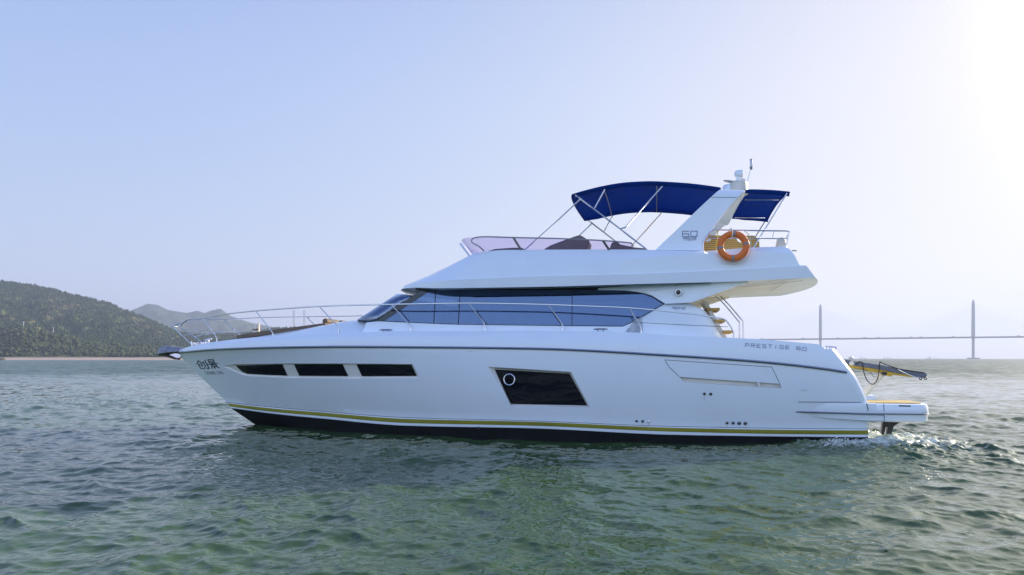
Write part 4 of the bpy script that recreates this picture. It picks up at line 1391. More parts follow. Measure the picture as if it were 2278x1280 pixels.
# ------------------------------------------------------------------ lifebuoy hung on the flybridge rail
c = L(1631, 547.8, -2.16)
buoy = empty("lifebuoy", yacht.location, -YAW)
buoy.location = (c.x * CT + (PC + c.y) * ST, (PC + c.y) * CT - c.x * ST, c.z)
tag(buoy, "orange ring lifebuoy with grey bands hanging on the upper deck rail", "lifebuoy")
RA, RT = 0.262, 0.068
tilt = R(-7)
def torus(a0, a1, RA, rt, n, k, mb, mi=0):
    vs_ = []; fs = []
    closed = abs(a1 - a0 - 2 * math.pi) < 1e-4
    cnt = n if closed else n + 1
    for i in range(cnt):
        a = a0 + (a1 - a0) * i / n
        for j in range(k):
            b = 2 * math.pi * j / k
            rr = RA + rt * math.cos(b)
            x, z, y = rr * math.cos(a), rr * math.sin(a), rt * 0.85 * math.sin(b)
            vs_.append((x, y * math.cos(tilt) - z * math.sin(tilt), z * math.cos(tilt) + y * math.sin(tilt)))
    for i in range(n):
        i2 = (i + 1) % cnt
        for j in range(k):
            j2 = (j + 1) % k
            fs.append([i * k + j, i * k + j2, i2 * k + j2, i2 * k + j])
    mb.add(vs_, fs, mi)
m = MB(); torus(0, 2 * math.pi, RA, RT, 64, 16, m); m.build("float_ring", M['orange'], buoy, angle=0)
for a in (8, 84, 188, 268):
    m = MB(); torus(R(a - 5), R(a + 5), RA, RT + 0.003, 4, 16, m); m.build("reflective_band", M['greyband'], buoy, angle=0)
m = MB()
P = []
for a in np.linspace(-130, 60, 30):
    rr = RA + RT + 0.018 + 0.035 * abs(math.sin(R(a * 1.8)))
    P.append(Vector((rr * math.cos(R(a)), -0.01, rr * math.sin(R(a)))))
m.tube(P, 0.008, 6)
m.build("grab_line", M['rope'], buoy)
m = MB()
m.tube(smoothline([Vector((-0.03, -0.08, 0.18)), Vector((-0.02, -0.085, 0.27)), Vector((-0.03, -0.02, 0.36)), Vector((-0.04, 0.2, 0.40)), Vector((-0.06, 0.34, 0.375)), Vector((-0.05, 0.38, 0.33)), Vector((-0.03, 0.05, 0.2))], 5), 0.010, 6)
m.build("hanging_strap", M['rope'], buoy)
m = MB(); a = L(1597, 512, -1.82); b = L(1593, 560, -1.86)
m.tube([a - c, b - c], 0.009, 6); m.build("lashing", M['yellowrope'], buoy)

# ------------------------------------------------------------------ water
def to_world(X, y): return (X * CT + (PC + y) * ST, (PC + y) * CT - X * ST)
def ocean(N, T, lp, lmin, sigma, wind, spread, seed, power=4.0):
    g = np.random.default_rng(seed)
    k1 = 2 * np.pi * np.fft.fftfreq(N, T / N)
    kx, ky = np.meshgrid(k1, k1, indexing='xy')
    k = np.hypot(kx, ky); k[0, 0] = 1
    kp = 2 * np.pi / lp
    th = np.arctan2(ky, kx) - wind
    P = k ** -power * np.exp(-1.1 * (kp / k) ** 2) * np.exp(-(k * lmin / 6.28) ** 2) * np.abs(np.cos(th / 2)) ** (2 * spread)
    P[0, 0] = 0
    H = np.sqrt(P) * (g.normal(size=(N, N)) + 1j * g.normal(size=(N, N)))
    h = np.fft.ifft2(H).real
    s = sigma / h.std()
    dx = np.fft.ifft2(1j * kx / k * H).real * s
    dy = np.fft.ifft2(1j * ky / k * H).real * s
    return h * s, dx, dy
def sample(F, T, x, y):
    N = F.shape[0]
    u = (x / T * N) % N; v = (y / T * N) % N
    i = np.floor(u).astype(int) % N; j = np.floor(v).astype(int) % N
    fu = u - np.floor(u); fv = v - np.floor(v)
    i1 = (i + 1) % N; j1 = (j + 1) % N
    return (F[j, i] * (1 - fu) + F[j, i1] * fu) * (1 - fv) + (F[j1, i] * (1 - fu) + F[j1, i1] * fu) * fv
WIND = R(-112)                    # waves run towards the camera and a little to the left
A = ocean(1024, 41.0, 1.8, 0.14, 0.022, WIND, 3.5, 3, 3.8)
A2 = ocean(512, 73.0, 6.0, 1.2, 0.018, WIND + 0.5, 3.0, 8)
B = ocean(512, 13.0, 0.5, 0.06, 0.0030, WIND - 0.3, 1.6, 5, 3.5)
NANG = 1150
near = 1 / np.linspace(1 / 4.2, 1 / 150.0, 1300)
far_ = np.geomspace(150.0, 7000.0, 201)[1:]
rad = np.concatenate([near, far_])
ang = np.radians(np.linspace(-50, 50, NANG))
rr_, aa_ = np.meshgrid(rad, ang, indexing='ij')
x = rr_ * np.sin(aa_); y = rr_ * np.cos(aa_)
sp = np.gradient(rad)[:, None] * np.ones_like(x)
def fade(sp, lo, hi): return np.clip(1 - (sp - lo) / (hi - lo), 0, 1)
fa, fb, fa2 = fade(sp, 0.5, 3.5), fade(sp, 0.10, 0.55), fade(sp, 3, 12)
ca, sa_ = math.cos(0.6), math.sin(0.6)
z = sample(A[0], 41.0, x, y) * fa + sample(B[0], 13.0, x * ca - y * sa_, x * sa_ + y * ca) * fb + sample(A2[0], 73.0, x, y) * fa2
gust = 0.75 + 0.5 * np.clip(sample(A2[0], 73.0, y * 0.31 + 9, x * 0.23) / 0.018 * 0.4 + 0.5, 0, 1)
z *= gust
dx = sample(A[1], 41.0, x, y) * fa * 1.25
dy = sample(A[2], 41.0, x, y) * fa * 1.25
# calmer lee and churned water round the yacht
lx = x * CT - y * ST; ly = x * ST + y * CT - PC
wake = np.exp(-((lx - 4.9) / 1.7) ** 2 - ((ly + 1.0) / 2.6) ** 2)
wake2 = np.exp(-((lx - 3.2) / 1.1) ** 2 - ((ly + 2.6) / 0.55) ** 2)
ch = sample(B[0], 13.0, x * 1.3 + 3, y * 1.7 + 5) / 0.0030
ch2 = sample(A[0], 41.0, x * 2.6 + 7, y * 2.6 + 1) / 0.022
z += wake * (0.05 + 0.05 * np.abs(ch2) + 0.012 * ch) + wake2 * (0.03 + 0.014 * ch)
z += 0.085 * np.exp(-((lx - 4.4) / 1.9) ** 2 - ((ly + 2.2) / 1.6) ** 2)
inside = (np.abs(ly) < 1.7) & (lx > -9) & (lx < 3.6)
z = np.where(inside, np.minimum(z, 0.02), z)
trail = np.exp(-((ly + 1.6) / 1.3) ** 2) * np.clip((lx - 2.5) / 1.5, 0, 1) * np.clip(1 - (lx - 4.5) / 5.5, 0, 1)
foam = np.clip(wake * 0.74 + trail * 0.40 + 0.34 * wake2, 0, 1)
jet_end = P[-1]
foam = np.maximum(foam, 0.75 * np.exp(-((lx - jet_end.x) / 0.30) ** 2 - ((ly - jet_end.y) / 0.14) ** 2))
foam = np.maximum(foam, 0.40 * np.exp(-((lx + 0.2) / 3.2) ** 2 - ((ly + 2.42) / 0.10) ** 2))
n0, n1 = x.shape
co = np.stack([x + dx, y + dy, z], -1).reshape(-1, 3)
i0 = (np.arange(n0 - 1)[:, None] * n1 + np.arange(n1 - 1)[None, :]).reshape(-1)
quads = np.stack([i0, i0 + 1, i0 + n1 + 1, i0 + n1], 1)
# the sheet goes on all round the viewer, coarser
rad2 = np.concatenate([[0.02, 1, 2, 3], np.geomspace(4.2, 7000, 60)])
ang2 = np.radians(np.linspace(50, 310, 131))
r2, a2 = np.meshgrid(rad2, ang2, indexing='ij')
co2 = np.stack([r2 * np.sin(a2), r2 * np.cos(a2), 0.02 * np.sin(r2 * 3 + a2 * 9)], -1).reshape(-1, 3)
m1 = len(ang2)
j0 = (np.arange(len(rad2) - 1)[:, None] * m1 + np.arange(m1 - 1)[None, :]).reshape(-1)
q2 = np.stack([j0, j0 + 1, j0 + m1 + 1, j0 + m1], 1) + len(co)
rad3 = np.array([0.02, 1, 2, 3, 4.2]); ang3 = np.radians(np.linspace(-50, 50, 41))
r3, a3 = np.meshgrid(rad3, ang3, indexing='ij')
co3 = np.stack([r3 * np.sin(a3), r3 * np.cos(a3), 0 * r3], -1).reshape(-1, 3)
j0 = (np.arange(4)[:, None] * 41 + np.arange(40)[None, :]).reshape(-1)
q3 = np.stack([j0, j0 + 1, j0 + 42, j0 + 41], 1) + len(co) + len(co2)
CO = np.concatenate([co, co2, co3]).astype(np.float32)
Q = np.concatenate([quads, q2, q3]).astype(np.int32)
def np_mesh(name, CO, Q, k=4):
    me = bpy.data.meshes.new(name)
    me.vertices.add(len(CO)); me.vertices.foreach_set("co", np.ascontiguousarray(CO, np.float32).ravel())
    me.loops.add(len(Q) * k); me.loops.foreach_set("vertex_index", np.ascontiguousarray(Q, np.int32).ravel())
    me.polygons.add(len(Q)); me.polygons.foreach_set("loop_start", np.arange(0, len(Q) * k, k, dtype=np.int32))
    me.update(calc_edges=True)
    return me
me = np_mesh("water", CO, Q)
me.polygons.foreach_set("use_smooth", np.ones(len(Q), bool))
at = me.attributes.new("foam", 'FLOAT', 'POINT')
at.data.foreach_set("value", np.concatenate([foam.ravel(), np.zeros(len(co2) + len(co3))]).astype(np.float32))
at = me.attributes.new("fine", 'FLOAT', 'POINT')
at.data.foreach_set("value", np.concatenate([(1 - fade(sp, 0.3, 2.0)).ravel(), np.ones(len(co2)) * 0.4, np.zeros(len(co3))]).astype(np.float32))
wm = bpy.data.materials.new("sea_water"); wm.use_nodes = True
nt = wm.node_tree; b = nt.nodes["Principled BSDF"]; lk = nt.links.new
b.inputs["IOR"].default_value = 1.45
b.inputs["Roughness"].default_value = 0.025
geo = nt.nodes.new("ShaderNodeNewGeometry")
def noise(scale, detail, vec=None, rough=0.55, stretch=None):
    n = nt.nodes.new("ShaderNodeTexNoise"); n.inputs["Scale"].default_value = scale; n.inputs["Detail"].default_value = detail; n.inputs["Roughness"].default_value = rough
    if stretch:
        mp = nt.nodes.new("ShaderNodeMapping"); mp.inputs["Scale"].default_value = stretch; mp.inputs["Rotation"].default_value = (0, 0, 0.35)
        lk(geo.outputs["Position"], mp.inputs["Vector"]); lk(mp.outputs[0], n.inputs["Vector"])
    else: lk(geo.outputs["Position"], n.inputs["Vector"])
    return n
# body colour: silty green, drifting patches
nb_ = noise(0.10, 4)
rp = nt.nodes.new("ShaderNodeValToRGB")
rp.color_ramp.elements[0].position = 0.3; rp.color_ramp.elements[0].color = (0.034, 0.070, 0.024, 1)
rp.color_ramp.elements[1].position = 0.7; rp.color_ramp.elements[1].color = (0.047, 0.090, 0.029, 1)
lk(nb_.outputs["Fac"], rp.inputs[0])
fo = nt.nodes.new("ShaderNodeAttribute"); fo.attribute_name = "foam"
nf = noise(4.5, 7, rough=0.7, stretch=(1, 1.6, 1))
mu = nt.nodes.new("ShaderNodeMath"); mu.operation = 'MULTIPLY_ADD'; mu.inputs[1].default_value = 0.55; mu.inputs[2].default_value = -0.30
lk(fo.outputs["Fac"], mu.inputs[0])
ad = nt.nodes.new("ShaderNodeMath"); ad.operation = 'ADD'; lk(mu.outputs[0], ad.inputs[0]); lk(nf.outputs["Fac"], ad.inputs[1])
fr = nt.nodes.new("ShaderNodeMapRange"); fr.inputs["From Min"].default_value = 0.50; fr.inputs["From Max"].default_value = 0.80
lk(ad.outputs[0], fr.inputs["Value"])
gt = nt.nodes.new("ShaderNodeMath"); gt.operation = 'GREATER_THAN'; gt.inputs[1].default_value = 0.03; lk(fo.outputs["Fac"], gt.inputs[0])
fm = nt.nodes.new("ShaderNodeMath"); fm.operation = 'MULTIPLY'; lk(fr.outputs[0], fm.inputs[0]); lk(gt.outputs[0], fm.inputs[1])
mx = nt.nodes.new("ShaderNodeMix"); mx.data_type = 'RGBA'
lk(fm.outputs[0], mx.inputs["Factor"]); lk(rp.outputs[0], mx.inputs["A"]); mx.inputs["B"].default_value = (0.70, 0.75, 0.68, 1)
lk(mx.outputs["Result"], b.inputs["Base Color"])
rg = nt.nodes.new("ShaderNodeMapRange"); rg.inputs["To Min"].default_value = 0.025; rg.inputs["To Max"].default_value = 0.7
lk(fm.outputs[0], rg.inputs["Value"]); lk(rg.outputs[0], b.inputs["Roughness"])
# ripples too small for the mesh
r1 = noise(9.0, 3, stretch=(0.75, 1.25, 1)); r2_ = noise(1.1, 3, stretch=(0.6, 1.3, 1))
bp1 = nt.nodes.new("ShaderNodeBump"); bp1.inputs["Strength"].default_value = 0.08; bp1.inputs["Distance"].default_value = 0.03
lk(r1.outputs["Fac"], bp1.inputs["Height"])
bp2 = nt.nodes.new("ShaderNodeBump"); bp2.inputs["Strength"].default_value = 0.04; bp2.inputs["Distance"].default_value = 0.16
lk(r2_.outputs["Fac"], bp2.inputs["Height"]); lk(bp1.outputs[0], bp2.inputs["Normal"])
# far away the waves are finer than the mesh: their slopes go straight into the normal
rf = nt.nodes.new("ShaderNodeAttribute"); rf.attribute_name = "fine"
nv = noise(0.55, 5, rough=0.75, stretch=(0.55, 1.5, 1))
sb = nt.nodes.new("ShaderNodeVectorMath"); sb.operation = 'SUBTRACT'; sb.inputs[1].default_value = (0.5, 0.68, 0.5); lk(nv.outputs["Color"], sb.inputs[0])
am = nt.nodes.new("ShaderNodeMath"); am.operation = 'MULTIPLY'; am.inputs[1].default_value = 1.35; lk(rf.outputs["Fac"], am.inputs[0])
scv = nt.nodes.new("ShaderNodeVectorMath"); scv.operation = 'SCALE'; lk(sb.outputs[0], scv.inputs[0]); lk(am.outputs[0], scv.inputs["Scale"])
fl_ = nt.nodes.new("ShaderNodeVectorMath"); fl_.operation = 'MULTIPLY'; fl_.inputs[1].default_value = (1, 1, 0); lk(scv.outputs[0], fl_.inputs[0])
sm_ = nt.nodes.new("ShaderNodeVectorMath"); sm_.operation = 'ADD'; lk(bp2.outputs[0], sm_.inputs[0]); lk(fl_.outputs[0], sm_.inputs[1])
nrm_ = nt.nodes.new("ShaderNodeVectorMath"); nrm_.operation = 'NORMALIZE'; lk(sm_.outputs[0], nrm_.inputs[0])
lk(nrm_.outputs[0], b.inputs["Normal"])
me.materials.append(wm)
water = bpy.data.objects.new("water", me); C.objects.link(water); tag(water, kind="structure")
# spray: the outlet's jet and the boil at the stern
M['spray'] = mat("white_spray", (0.74, 0.77, 0.76), 0.35)
jetm = MB(); jetm.tube(P, [0.008 + 0.006 * math.sin(i * 2.1) ** 2 + 0.0012 * i for i in range(12)], 8)
def drop(mb, c, r):
    p = (1 + 5 ** .5) / 2
    v = [(-1, p, 0), (1, p, 0), (-1, -p, 0), (1, -p, 0), (0, -1, p), (0, 1, p), (0, -1, -p), (0, 1, -p), (p, 0, -1), (p, 0, 1), (-p, 0, -1), (-p, 0, 1)]
    f = [(0, 11, 5), (0, 5, 1), (0, 1, 7), (0, 7, 10), (0, 10, 11), (1, 5, 9), (5, 11, 4), (11, 10, 2), (10, 7, 6), (7, 1, 8), (3, 9, 4), (3, 4, 2), (3, 2, 6), (3, 6, 8), (3, 8, 9), (4, 9, 5), (2, 4, 11), (6, 2, 10), (8, 6, 7), (9, 8, 1)]
    s = r / 1.9
    mb.add([(c[0] + a * s * random.uniform(.8, 1.3), c[1] + b_ * s, c[2] + d * s * random.uniform(.7, 1.1)) for a, b_, d in v], f)
for i in range(40):
    drop(jetm, (P[-1].x + random.gauss(0, .13), P[-1].y + random.gauss(0, .06), 0.03 + abs(random.gauss(0, .03))), random.uniform(.006, .016))
spray = MB()
for i in range(260):
    t = random.random()
    cxx, cyy = (L(1868, 975, -2.6).x, -2.62) if t < .85 else (L(1945, 980, -2.2).x, -2.0)
    h = abs(random.gauss(0, .075)) if t < .7 else abs(random.gauss(0, .06))
    drop(spray, (cxx + random.gauss(0, .15), cyy + random.gauss(0, .14), 0.10 + h), random.uniform(.005, .018))
for nm, mb in (("water_jet", jetm), ("spray", spray)):
    o = mb.build(nm, M['spray']); o.location = yacht.location; o.rotation_euler = (0, 0, -YAW); tag(o, kind="stuff")

# ------------------------------------------------------------------ land on the left
def wx_(px, d): return (px - CX) / FPX * d
def hgt(py, d): return EYE + (HY - py) / FPX * d
RIDGE = [(-900, 560), (-500, 575), (-200, 600), (0, 622), (39, 626), (92, 635), (123, 641), (154, 651), (197, 660), (241, 671), (274, 685), (296, 693), (329, 706), (373, 726), (395, 735), (440, 742), (520, 741), (575, 735), (600, 731), (640, 727), (680, 728), (720, 733), (800, 741), (900, 752), (1100, 770), (1250, 792), (1400, 799)]
FOOT = [(-900, 700), (-300, 716), (0, 741), (30, 733), (52, 728), (80, 734), (118, 739), (160, 752), (230, 768), (330, 778), (440, 780), (600, 776), (800, 780), (1000, 786), (1250, 796), (1400, 799)]
def ip(T, px): return np.interp(px, [p[0] for p in T], [p[1] for p in T])
D0, DF, DM = 800.0, 1000.0, 1600.0
hn = ocean(256, 900.0, 160, 20, 1.0, 0.3, 0.0, 21, 3.2)[0]
def land_h(px, d):
    Hm = np.maximum(hgt(ip(RIDGE, px), DM) - 5, 0); Hf = np.maximum(hgt(ip(FOOT, px), DF) - 2, 0)
    X = wx_(px, d)
    t = np.clip((d - 860) / (DM - 860), 0, 1); tb = np.clip((d - DM) / 900, 0, 1)
    main = Hm * np.where(d < DM, 0.12 * t + 0.88 * (t ** 1.5), 1 - tb ** 1.3)
    tf = np.clip((d - 830) / (DF - 830), 0, 1); tb2 = np.clip((d - DF) / 260, 0, 1)
    foot = Hf * np.where(d < DF, np.sin(tf * np.pi / 2) ** 1.1, 1 - 0.7 * tb2)
    n = sample(hn, 900.0, X, d)
    base = np.maximum(main, foot)
    k = 6.0
    base = np.log(np.exp(np.clip(main / k, 0, 60)) + np.exp(np.clip(foot / k, 0, 60))) * k - k * math.log(2)
    mid = np.clip(np.sin(np.clip((d - 830) / (DM - 830), 0, 1) * np.pi), 0, 1)
    rel = base + n * 9.0 * mid * np.clip(base / 60, 0, 1)
    beach = np.clip((d - D0) / 36, 0, 1) * 3.5
    return np.maximum(rel, 0) + beach - np.where(d < D0, (D0 - d) * 0.05, 0)
pxs = np.linspace(-700, 1380, 330); ds = np.concatenate([np.linspace(790, 1100, 50), np.linspace(1110, 1700, 70), np.linspace(1720, 2500, 24)])
PXg, Dg = np.meshgrid(pxs, ds, indexing='xy')
Hh = land_h(PXg, Dg)
lco = np.stack([wx_(PXg, Dg), Dg, Hh], -1).reshape(-1, 3)
nx = len(pxs)
i0 = (np.arange(len(ds) - 1)[:, None] * nx + np.arange(nx - 1)[None, :]).reshape(-1)
lq = np.stack([i0, i0 + 1, i0 + nx + 1, i0 + nx], 1)
me = np_mesh("hill", lco, lq); me.polygons.foreach_set("use_smooth", np.ones(len(lq), bool))
def ground_mat(name, cols, scale, sand=False):
    m = bpy.data.materials.new(name); m.use_nodes = True
    nt = m.node_tree; b = nt.nodes["Principled BSDF"]; b.inputs["Roughness"].default_value = 0.95; b.inputs["Specular IOR Level"].default_value = 0.1
    g = nt.nodes.new("ShaderNodeNewGeometry")
    n = nt.nodes.new("ShaderNodeTexNoise"); n.inputs["Scale"].default_value = scale; n.inputs["Detail"].default_value = 8; n.inputs["Roughness"].default_value = 0.65
    nt.links.new(g.outputs["Position"], n.inputs["Vector"])
    r = nt.nodes.new("ShaderNodeValToRGB")
    r.color_ramp.elements[0].position = 0.3; r.color_ramp.elements[0].color = (*cols[0], 1)
    r.color_ramp.elements[1].position = 0.72; r.color_ramp.elements[1].color = (*cols[-1], 1)
    for i, c in enumerate(cols[1:-1]):
        e = r.color_ramp.elements.new(0.3 + 0.42 * (i + 1) / (len(cols) - 1)); e.color = (*c, 1)
    nt.links.new(n.outputs["Fac"], r.inputs[0])
    nt.links.new(r.outputs[0], b.inputs["Base Color"])
    if sand:
        s = nt.nodes.new("ShaderNodeSeparateXYZ"); nt.links.new(g.outputs["Position"], s.inputs[0])
        mr = nt.nodes.new("ShaderNodeMapRange"); mr.inputs["From Min"].default_value = 2.9; mr.inputs["From Max"].default_value = 3.5
        nt.links.new(s.outputs["Z"], mr.inputs["Value"])
        mx = nt.nodes.new("ShaderNodeMix"); mx.data_type = 'RGBA'; mx.inputs["A"].default_value = (0.38, 0.31, 0.26, 1)
        nt.links.new(mr.outputs[0], mx.inputs["Factor"]); nt.links.new(r.outputs[0], mx.inputs["B"]); nt.links.new(mx.outputs["Result"], b.inputs["Base Color"])
    return m
me.materials.append(ground_mat("hill_ground", [(0.028, 0.042, 0.016), (0.055, 0.075, 0.025), (0.11, 0.11, 0.05), (0.17, 0.13, 0.08)], 0.011, True))
hill = bpy.data.objects.new("hill", me); C.objects.link(hill); tag(hill, kind="structure")
# forest: one mass of small crowns
def forest(name, n, pxr, dr, hr, rr, dens_fn, seed, cone):
    g = np.random.default_rng(seed)
    px = g.uniform(*pxr, n); u = g.uniform(0, 1, n)
    d = dr[0] + (dr[1] - dr[0]) * u
    keep = dens_fn(px, d, g.uniform(0, 1, n))
    px, d = px[keep], d[keep]; n = len(px)
    X = wx_(px, d); Z = land_h(px, d)
    h = g.uniform(*hr, n) * (0.75 + 0.5 * g.uniform(0, 1, n) ** 3); r = h * g.uniform(*rr, n)
    K = 6
    lv = [(0.12, 0.55), (0.30, 1.0), (0.62, 0.72)] if not cone else [(0.10, 0.6), (0.35, 1.0), (0.70, 0.55)]
    V = []
    for (zf, rf) in lv:
        for k in range(K):
            a = 2 * np.pi * (k + 0.3 * zf * 10) / K
            j = g.uniform(0.6, 1.35, n); jz = g.uniform(-0.09, 0.09, n)
            V.append(np.stack([X + r * rf * j * np.cos(a), d + r * rf * j * np.sin(a), Z + h * (zf + jz)], 1))
    V.append(np.stack([X + r * g.uniform(-.3, .3, n), d, Z + h], 1))
    V = np.stack(V, 1)                         # n, 19, 3
    tri = []
    for l in range(2):
        for k in range(K):
            k2 = (k + 1) % K
            tri += [(l * K + k, l * K + k2, (l + 1) * K + k2), (l * K + k, (l + 1) * K + k2, (l + 1) * K + k)]
    for k in range(K): tri.append((2 * K + k, 2 * K + (k + 1) % K, 3 * K))
    T = np.array(tri)
    nvv = 3 * K + 1
    F = (T[None] + (np.arange(n) * nvv)[:, None, None]).reshape(-1, 3)
    me = np_mesh(name, V.reshape(-1, 3), F, 3)
    tint = np.repeat(g.uniform(0, 1, n), nvv)
    a = me.attributes.new("tint", 'FLOAT', 'POINT'); a.data.foreach_set("value", tint.astype(np.float32))
    return me
def leaf_mat(name, cols):
    m = bpy.data.materials.new(name); m.use_nodes = True
    nt = m.node_tree; b = nt.nodes["Principled BSDF"]; b.inputs["Roughness"].default_value = 0.85; b.inputs["Specular IOR Level"].default_value = 0.15
    a = nt.nodes.new("ShaderNodeAttribute"); a.attribute_name = "tint"
    r = nt.nodes.new("ShaderNodeValToRGB")
    r.color_ramp.elements[0].color = (*cols[0], 1); r.color_ramp.elements[1].color = (*cols[-1], 1)
    for i, c in enumerate(cols[1:-1]):
        e = r.color_ramp.elements.new((i + 1) / (len(cols) - 1)); e.color = (*c, 1)
    nt.links.new(a.outputs["Fac"], r.inputs[0]); nt.links.new(r.outputs[0], b.inputs["Base Color"])
    return m
footmask = lambda px, d: np.clip((hgt(ip(FOOT, px), DF) - 4) / 20, 0, 1) * (d < DF + 15)
patch = ocean(256, 600.0, 70, 12, 1.0, 0.3, 0.0, 33, 3.0)[0]
def dens_pine(px, d, u): 
    p = sample(patch, 600.0, wx_(px, d), d)
    return (u < np.where(d < DF + 10, 0.12, np.clip(0.85 + 0.22 * p, 0.1, 1))) & (land_h(px, d) > 5)
def dens_bush(px, d, u):
    p = sample(patch, 600.0, wx_(px, d) + 200, d)
    return (u < np.clip(0.65 + 0.35 * p, 0.05, 1)) & (land_h(px, d) > 3.9)
me = forest("forest", 60000, (-450, 1150), (960, 1660), (4.5, 7.5), (0.24, 0.38), dens_pine, 4, True)
me.materials.append(leaf_mat("pine_foliage", [(0.016, 0.036, 0.019), (0.022, 0.045, 0.022), (0.030, 0.055, 0.025), (0.042, 0.064, 0.030)]))
o = bpy.data.objects.new("forest", me); C.objects.link(o); tag(o, kind="stuff")
me = forest("shrubs", 16000, (-450, 1150), (838, 1030), (2.5, 5.5), (0.5, 0.8), dens_bush, 6, False)
me.materials.append(leaf_mat("shrub_foliage", [(0.018, 0.036, 0.018), (0.032, 0.052, 0.022), (0.048, 0.066, 0.028), (0.070, 0.076, 0.038)]))
o = bpy.data.objects.new("shrubs", me); C.objects.link(o); tag(o, kind="stuff")
# far mountains
FAR = [(-900, 700), (0, 705), (150, 715), (250, 705), (296, 688), (329, 674.6), (351, 677), (373, 688), (417, 695.5), (439, 690), (456.5, 696), (470, 690), (490, 685), (513, 702), (555, 717), (590, 724), (660, 738), (760, 755), (900, 780), (1000, 799)]
D1, D2 = 3000.0, 4000.0
hn2 = ocean(256, 2400.0, 420, 40, 1.0, 0.3, 0.0, 44, 3.0)[0]
pxs = np.linspace(-500, 1010, 260); ds = np.linspace(D1, 5000, 80)
PXg, Dg = np.meshgrid(pxs, ds, indexing='xy')
t = np.clip((Dg - D1) / (D2 - D1), 0, 1)
Hr = np.maximum(hgt(ip(FAR, PXg), D2), 0)
nzz = sample(hn2, 2400.0, wx_(PXg, Dg), Dg)
Hh = Hr * np.where(Dg < D2, t ** 1.1, 1 - np.clip((Dg - D2) / 1000, 0, 1)) + nzz * 26 * np.sin(np.clip(t, 0, 1) * np.pi) * np.clip(Hr / 120, 0, 1)
lco = np.stack([wx_(PXg, Dg), Dg, Hh], -1).reshape(-1, 3)
nx = len(pxs); i0 = (np.arange(len(ds) - 1)[:, None] * nx + np.arange(nx - 1)[None, :]).reshape(-1)
me = np_mesh("mountain", lco, np.stack([i0, i0 + 1, i0 + nx + 1, i0 + nx], 1)); me.polygons.foreach_set("use_smooth", np.ones(len(i0), bool))
me.materials.append(ground_mat("mountain_ground", [(0.016, 0.030, 0.022), (0.028, 0.044, 0.028), (0.046, 0.058, 0.036)], 0.006))
o = bpy.data.objects.new("mountain", me); C.objects.link(o); tag(o, kind="structure")
# stone jetty at the left end of the beach
m = MB()
m.box(wx_(-62, 781), wx_(6, 781), 776, 786, -1, 1.6)
for i in range(60):
    px = random.uniform(-60, 7); d = random.uniform(770, 792)
    r = random.uniform(1.0, 2.2)
    drop(m, (wx_(px, d), d, random.uniform(0.2, 2.8) * (1 if px < 2 else .5)), r)
M['rock'] = mat("dark_rock", (0.09, 0.075, 0.06), 0.9, var=0.3, scale=0.4)
o = m.build("stone_jetty", M['rock'], smooth=False)
tag(o, "low dark stone jetty at the far left end of the sandy beach", "jetty")
# poles and lattice masts on the land
M['pole'] = mat("pale_concrete", (0.55, 0.56, 0.58), 0.7)
M['mast'] = mat("galvanised_lattice", (0.34, 0.35, 0.38), 0.6)
def land_at(px, d): return float(land_h(np.array([float(px)]), np.array([d]))[0])
for (px, top, lab) in ((52.5, 715.5, "pale pole standing on top of the grassy foothill, the higher of two"), (118.5, 728.5, "pale pole lower down the foothill slope, nearer the yacht")):
    d = DF - 4; zb_ = land_at(px, d) - 0.5
    e = empty("utility_pole", (wx_(px, d), d, zb_)); tag(e, lab, "pole", "poles on the foothill")
    hh = hgt(top, d) - zb_
    MB().tube([(0, 0, 0), (0, 0, hh)], [0.55, 0.34], 8).build("shaft", M['pole'], e)
    MB().box(-1.1, 1.1, -0.1, 0.1, hh - 1.0, hh - 0.75).build("cross_arm", M['pole'], e)
for (px, top, lab) in ((653.5, 691.5, "thin lattice mast beyond the low trees, the one nearer the bow"), (676.5, 691, "thin lattice mast beyond the low trees, the one nearer the windshield")):
    d = 1750.0; zb_ = land_at(px, d) - 1
    e = empty("lattice_mast", (wx_(px, d), d, zb_)); tag(e, lab, "mast", "lattice masts beyond the foredeck")
    hh = hgt(top, d) - zb_
    m = MB(); w0, w1 = 2.3, 0.9
    for sx in (-1, 1):
        for sy in (-1, 1): m.tube([(sx * w0, sy * w0, 0), (sx * w1, sy * w1, hh)], 0.20, 4)
    nseg = 9
    for i in range(nseg):
        za, zc = hh * i / nseg, hh * (i + 1) / nseg
        wa, wb = w0 + (w1 - w0) * i / nseg, w0 + (w1 - w0) * (i + 1) / nseg
        for sy in (-1, 1):
            m.tube([(-wa, sy * wa, za), (wb, sy * wb, zc)], 0.13, 4); m.tube([(wa, sy * wa, za), (-wb, sy * wb, zc)], 0.13, 4)
    m.build("lattice_frame", M['mast'], e, smooth=False)
    for zf, w in ((0.97, 3.0), (0.86, 3.4), (0.74, 3.0)): MB().box(-w, w, -0.25, 0.25, hh * zf - .3, hh * zf + .3).build("cross_arm", M['mast'], e, smooth=False)

